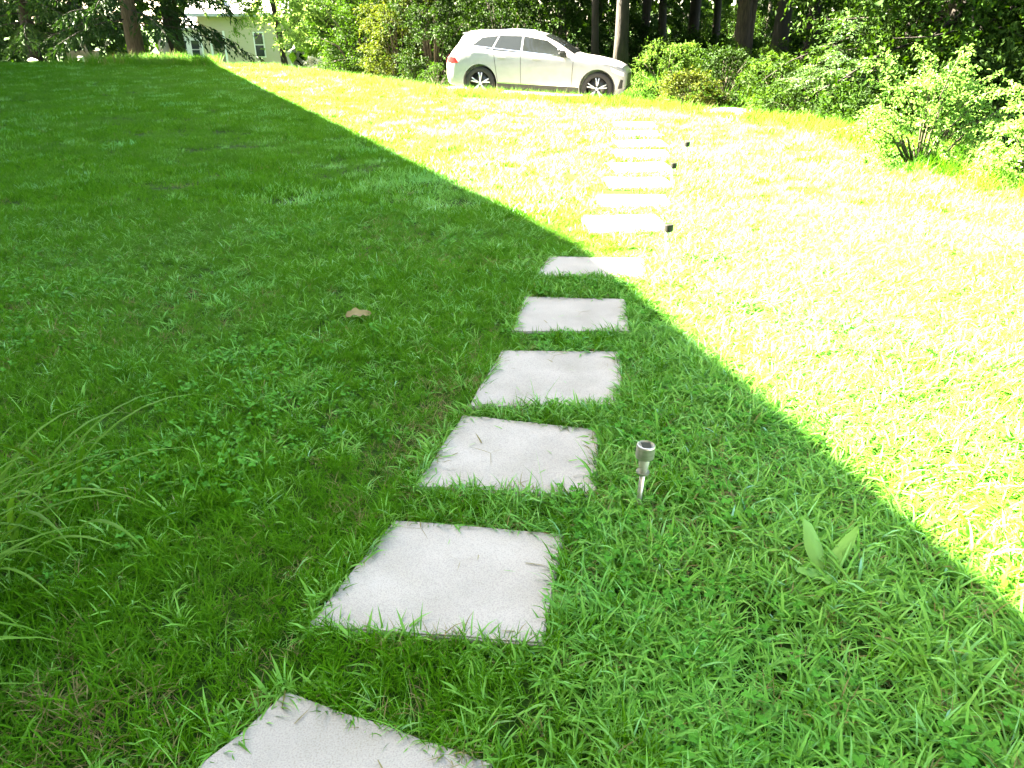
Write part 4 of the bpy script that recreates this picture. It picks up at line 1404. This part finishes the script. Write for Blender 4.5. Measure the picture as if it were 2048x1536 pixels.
# ------------------------------------------------------------------ path lights
steel = noise_mat('brushed_steel', [(0.3, (.36, .35, .29)), (0.7, (.50, .48, .41))], scale=12, rough=.38, metallic=.9, stretch=(1, 1, 10))
panel_m = flat('solar_panel', (.03, .033, .025), .3, .4)
lens_m = noise_mat('ribbed_lens', [(0.3, (.26, .29, .20)), (0.7, (.40, .42, .31))], scale=30, rough=.25, spec=.6, stretch=(1, 1, .1))
dark_cap = flat('dark_cap', (.014, .0145, .012), .6, .1)
PL = [((1276, 1017), 'stainless path light in the shade beside the third stepping stone', (.03, .01)),
      ((1331, 521), 'dark capped path light just beyond the shadow edge, beside the sunlit stones', (0, .02)),
      ((1342, 379), 'dark capped path light halfway up the sunlit path', (.02, 0)),
      ((1371, 330), 'farthest dark capped path light of the row, towards the car', (-.02, 0))]
for (px, py), lab, tl in PL:
    b = on_ground(px, py)
    o = thing('path_light', lab, 'path light', (b[0], b[1], gz(b[0], b[1])), group='path lights along the right of the path')
    o.rotation_euler = (tl[1], tl[0], 0)
    MB().tube([(0, 0, -.10), (0, 0, .142)], [.0085, .0085], 12).build('stake', steel, o, sm=True)
    MB().lathe([(.0005, .136), (.020, .136), (.021, .139), (.021, .143), (.0005, .143)], 24).build('collar', steel, o)
    MB().lathe([(.0005, .143), (.0135, .143), (.0165, .170), (.0195, .202), (.0005, .202)], 24).build('lens', lens_m, o, sm=True)
    capm = steel if px == 1276 else dark_cap
    cp_ = MB().lathe([(.0215, .196), (.0285, .196), (.0292, .200), (.0292, .236), (.0275, .240), (.0235, .241), (.0235, .2375), (.0005, .2375)], 32).build('cap', capm, o)
    MB().box((0, 0, .2385), (.030, .030, .002)).build('solar_panel', panel_m if capm is steel else dark_cap, cp_)

# ------------------------------------------------------------------ plants in the foreground
def blade_strip(p0, az, L_, w, ang0, bend, n=9, tw=0.2):
    pts, V_ = [], []
    p = np.array(p0, float); ang = ang0
    sd = np.array([-math.sin(az), math.cos(az), 0])
    for i in range(n + 1):
        t = i / n
        d = np.array([math.sin(ang) * math.cos(az), math.sin(ang) * math.sin(az), math.cos(ang)])
        upv = np.cross(sd, d)
        ww = w * (0.55 + .45 * min(1, t * 3)) * (1 - t ** 2.2) + .0004
        V_ += [p - sd * ww + upv * ww * .35, p, p + sd * ww + upv * ww * .35]
        p = p + d * L_ / n
        ang += bend / n * (0.5 + 1.0 * t)
    V_ = np.array(V_)
    F = []
    for i in range(n):
        a = i * 3
        F += [(a, a + 1, a + 4, a + 3), (a + 1, a + 2, a + 5, a + 4)]
    return V_, np.array(F)


og = thing('ornamental_grass', 'clump of long arching grass leaves at the lower left edge', 'ornamental grass', (-1.50, 1.30, 0))
for i in range(120):
    az = rng.normal(0.0, 0.9)
    V_, F = blade_strip((rng.normal(0, .09), rng.normal(0, .36), 0), az, rng.uniform(.42, .74), rng.uniform(.006, .010), rng.uniform(.15, .75), rng.uniform(1.1, 2.2))
    V_[:, 2] = np.maximum(V_[:, 2], .01)
    link('blade', make_mesh('blade', V_, F, True, {'tint': np.full(len(V_), rng.uniform())}), M['ornamental'], og)

wb_ = on_ground(1648, 1152)
wd = thing('broad_leaved_weed', 'pale broad leaved weed with upright leaves in the right hand lawn', 'weed', (wb_[0], wb_[1], 0))


def broad_leaf(az, L_, w, ang0, bend):
    n = 10; p = np.array([0, 0, .012]); ang = ang0; V_ = []
    sd = np.array([-math.sin(az), math.cos(az), 0])
    for i in range(n + 1):
        t = i / n
        d = np.array([math.sin(ang) * math.cos(az), math.sin(ang) * math.sin(az), math.cos(ang)])
        upv = np.cross(sd, d)
        ww = w * (math.sin(math.pi * min(1, .06 + t * .94) ** .9) ** .75 if t < 1 else 0) + .001
        for s in (-1, -.5, 0, .5, 1):
            V_.append(p + sd * ww * s + upv * (ww * .35 * s * s + .002 * math.sin(9 * t + 3 * s)))
        p = p + d * L_ / n
        ang += bend / n
    F = []
    for i in range(n):
        for j in range(4):
            a = i * 5 + j
            F.append((a, a + 1, a + 6, a + 5))
    V_ = np.array(V_)
    link('leaf', make_mesh('leaf', V_, np.array(F), True, {'tint': np.full(len(V_), rng.uniform())}), M['weed'], wd)


broad_leaf(math.radians(126), .165, .034, .42, .45)
broad_leaf(math.radians(34), .165, .021, .78, .15)
broad_leaf(math.radians(205), .125, .030, .95, .55)
broad_leaf(math.radians(250), .10, .018, 1.0, .5)
broad_leaf(math.radians(100), .11, .017, .7, .5)
broad_leaf(math.radians(215), .12, .016, 1.15, .5)

dl = on_ground(720, 645)
n_ = 9
V_ = []
for i in range(n_):
    t = i / (n_ - 1)
    w_ = .040 * math.sin(math.pi * (0.05 + .9 * t)) ** .7 * (1 + .35 * math.sin(t * 17))
    for s in (-1, -.4, .4, 1):
        V_.append((t * .13 - .065, w_ * s, .045 + .012 * s * s + .012 * math.sin(5 * t)))
F = np.array([(i * 4 + j, i * 4 + j + 1, i * 4 + j + 5, i * 4 + j + 4) for i in range(n_ - 1) for j in range(3)])
o = link('dead_leaf', make_mesh('dead_leaf', V_, F, True, {'tint': np.full(len(V_), .6)}), M['leaf_dead'], loc=(dl[0], dl[1], gz(dl[0], dl[1])))
o.rotation_euler = (.15, -.1, .4)
tag(o, 'curled dry brown leaf lying in the shaded lawn left of the path', 'leaf')
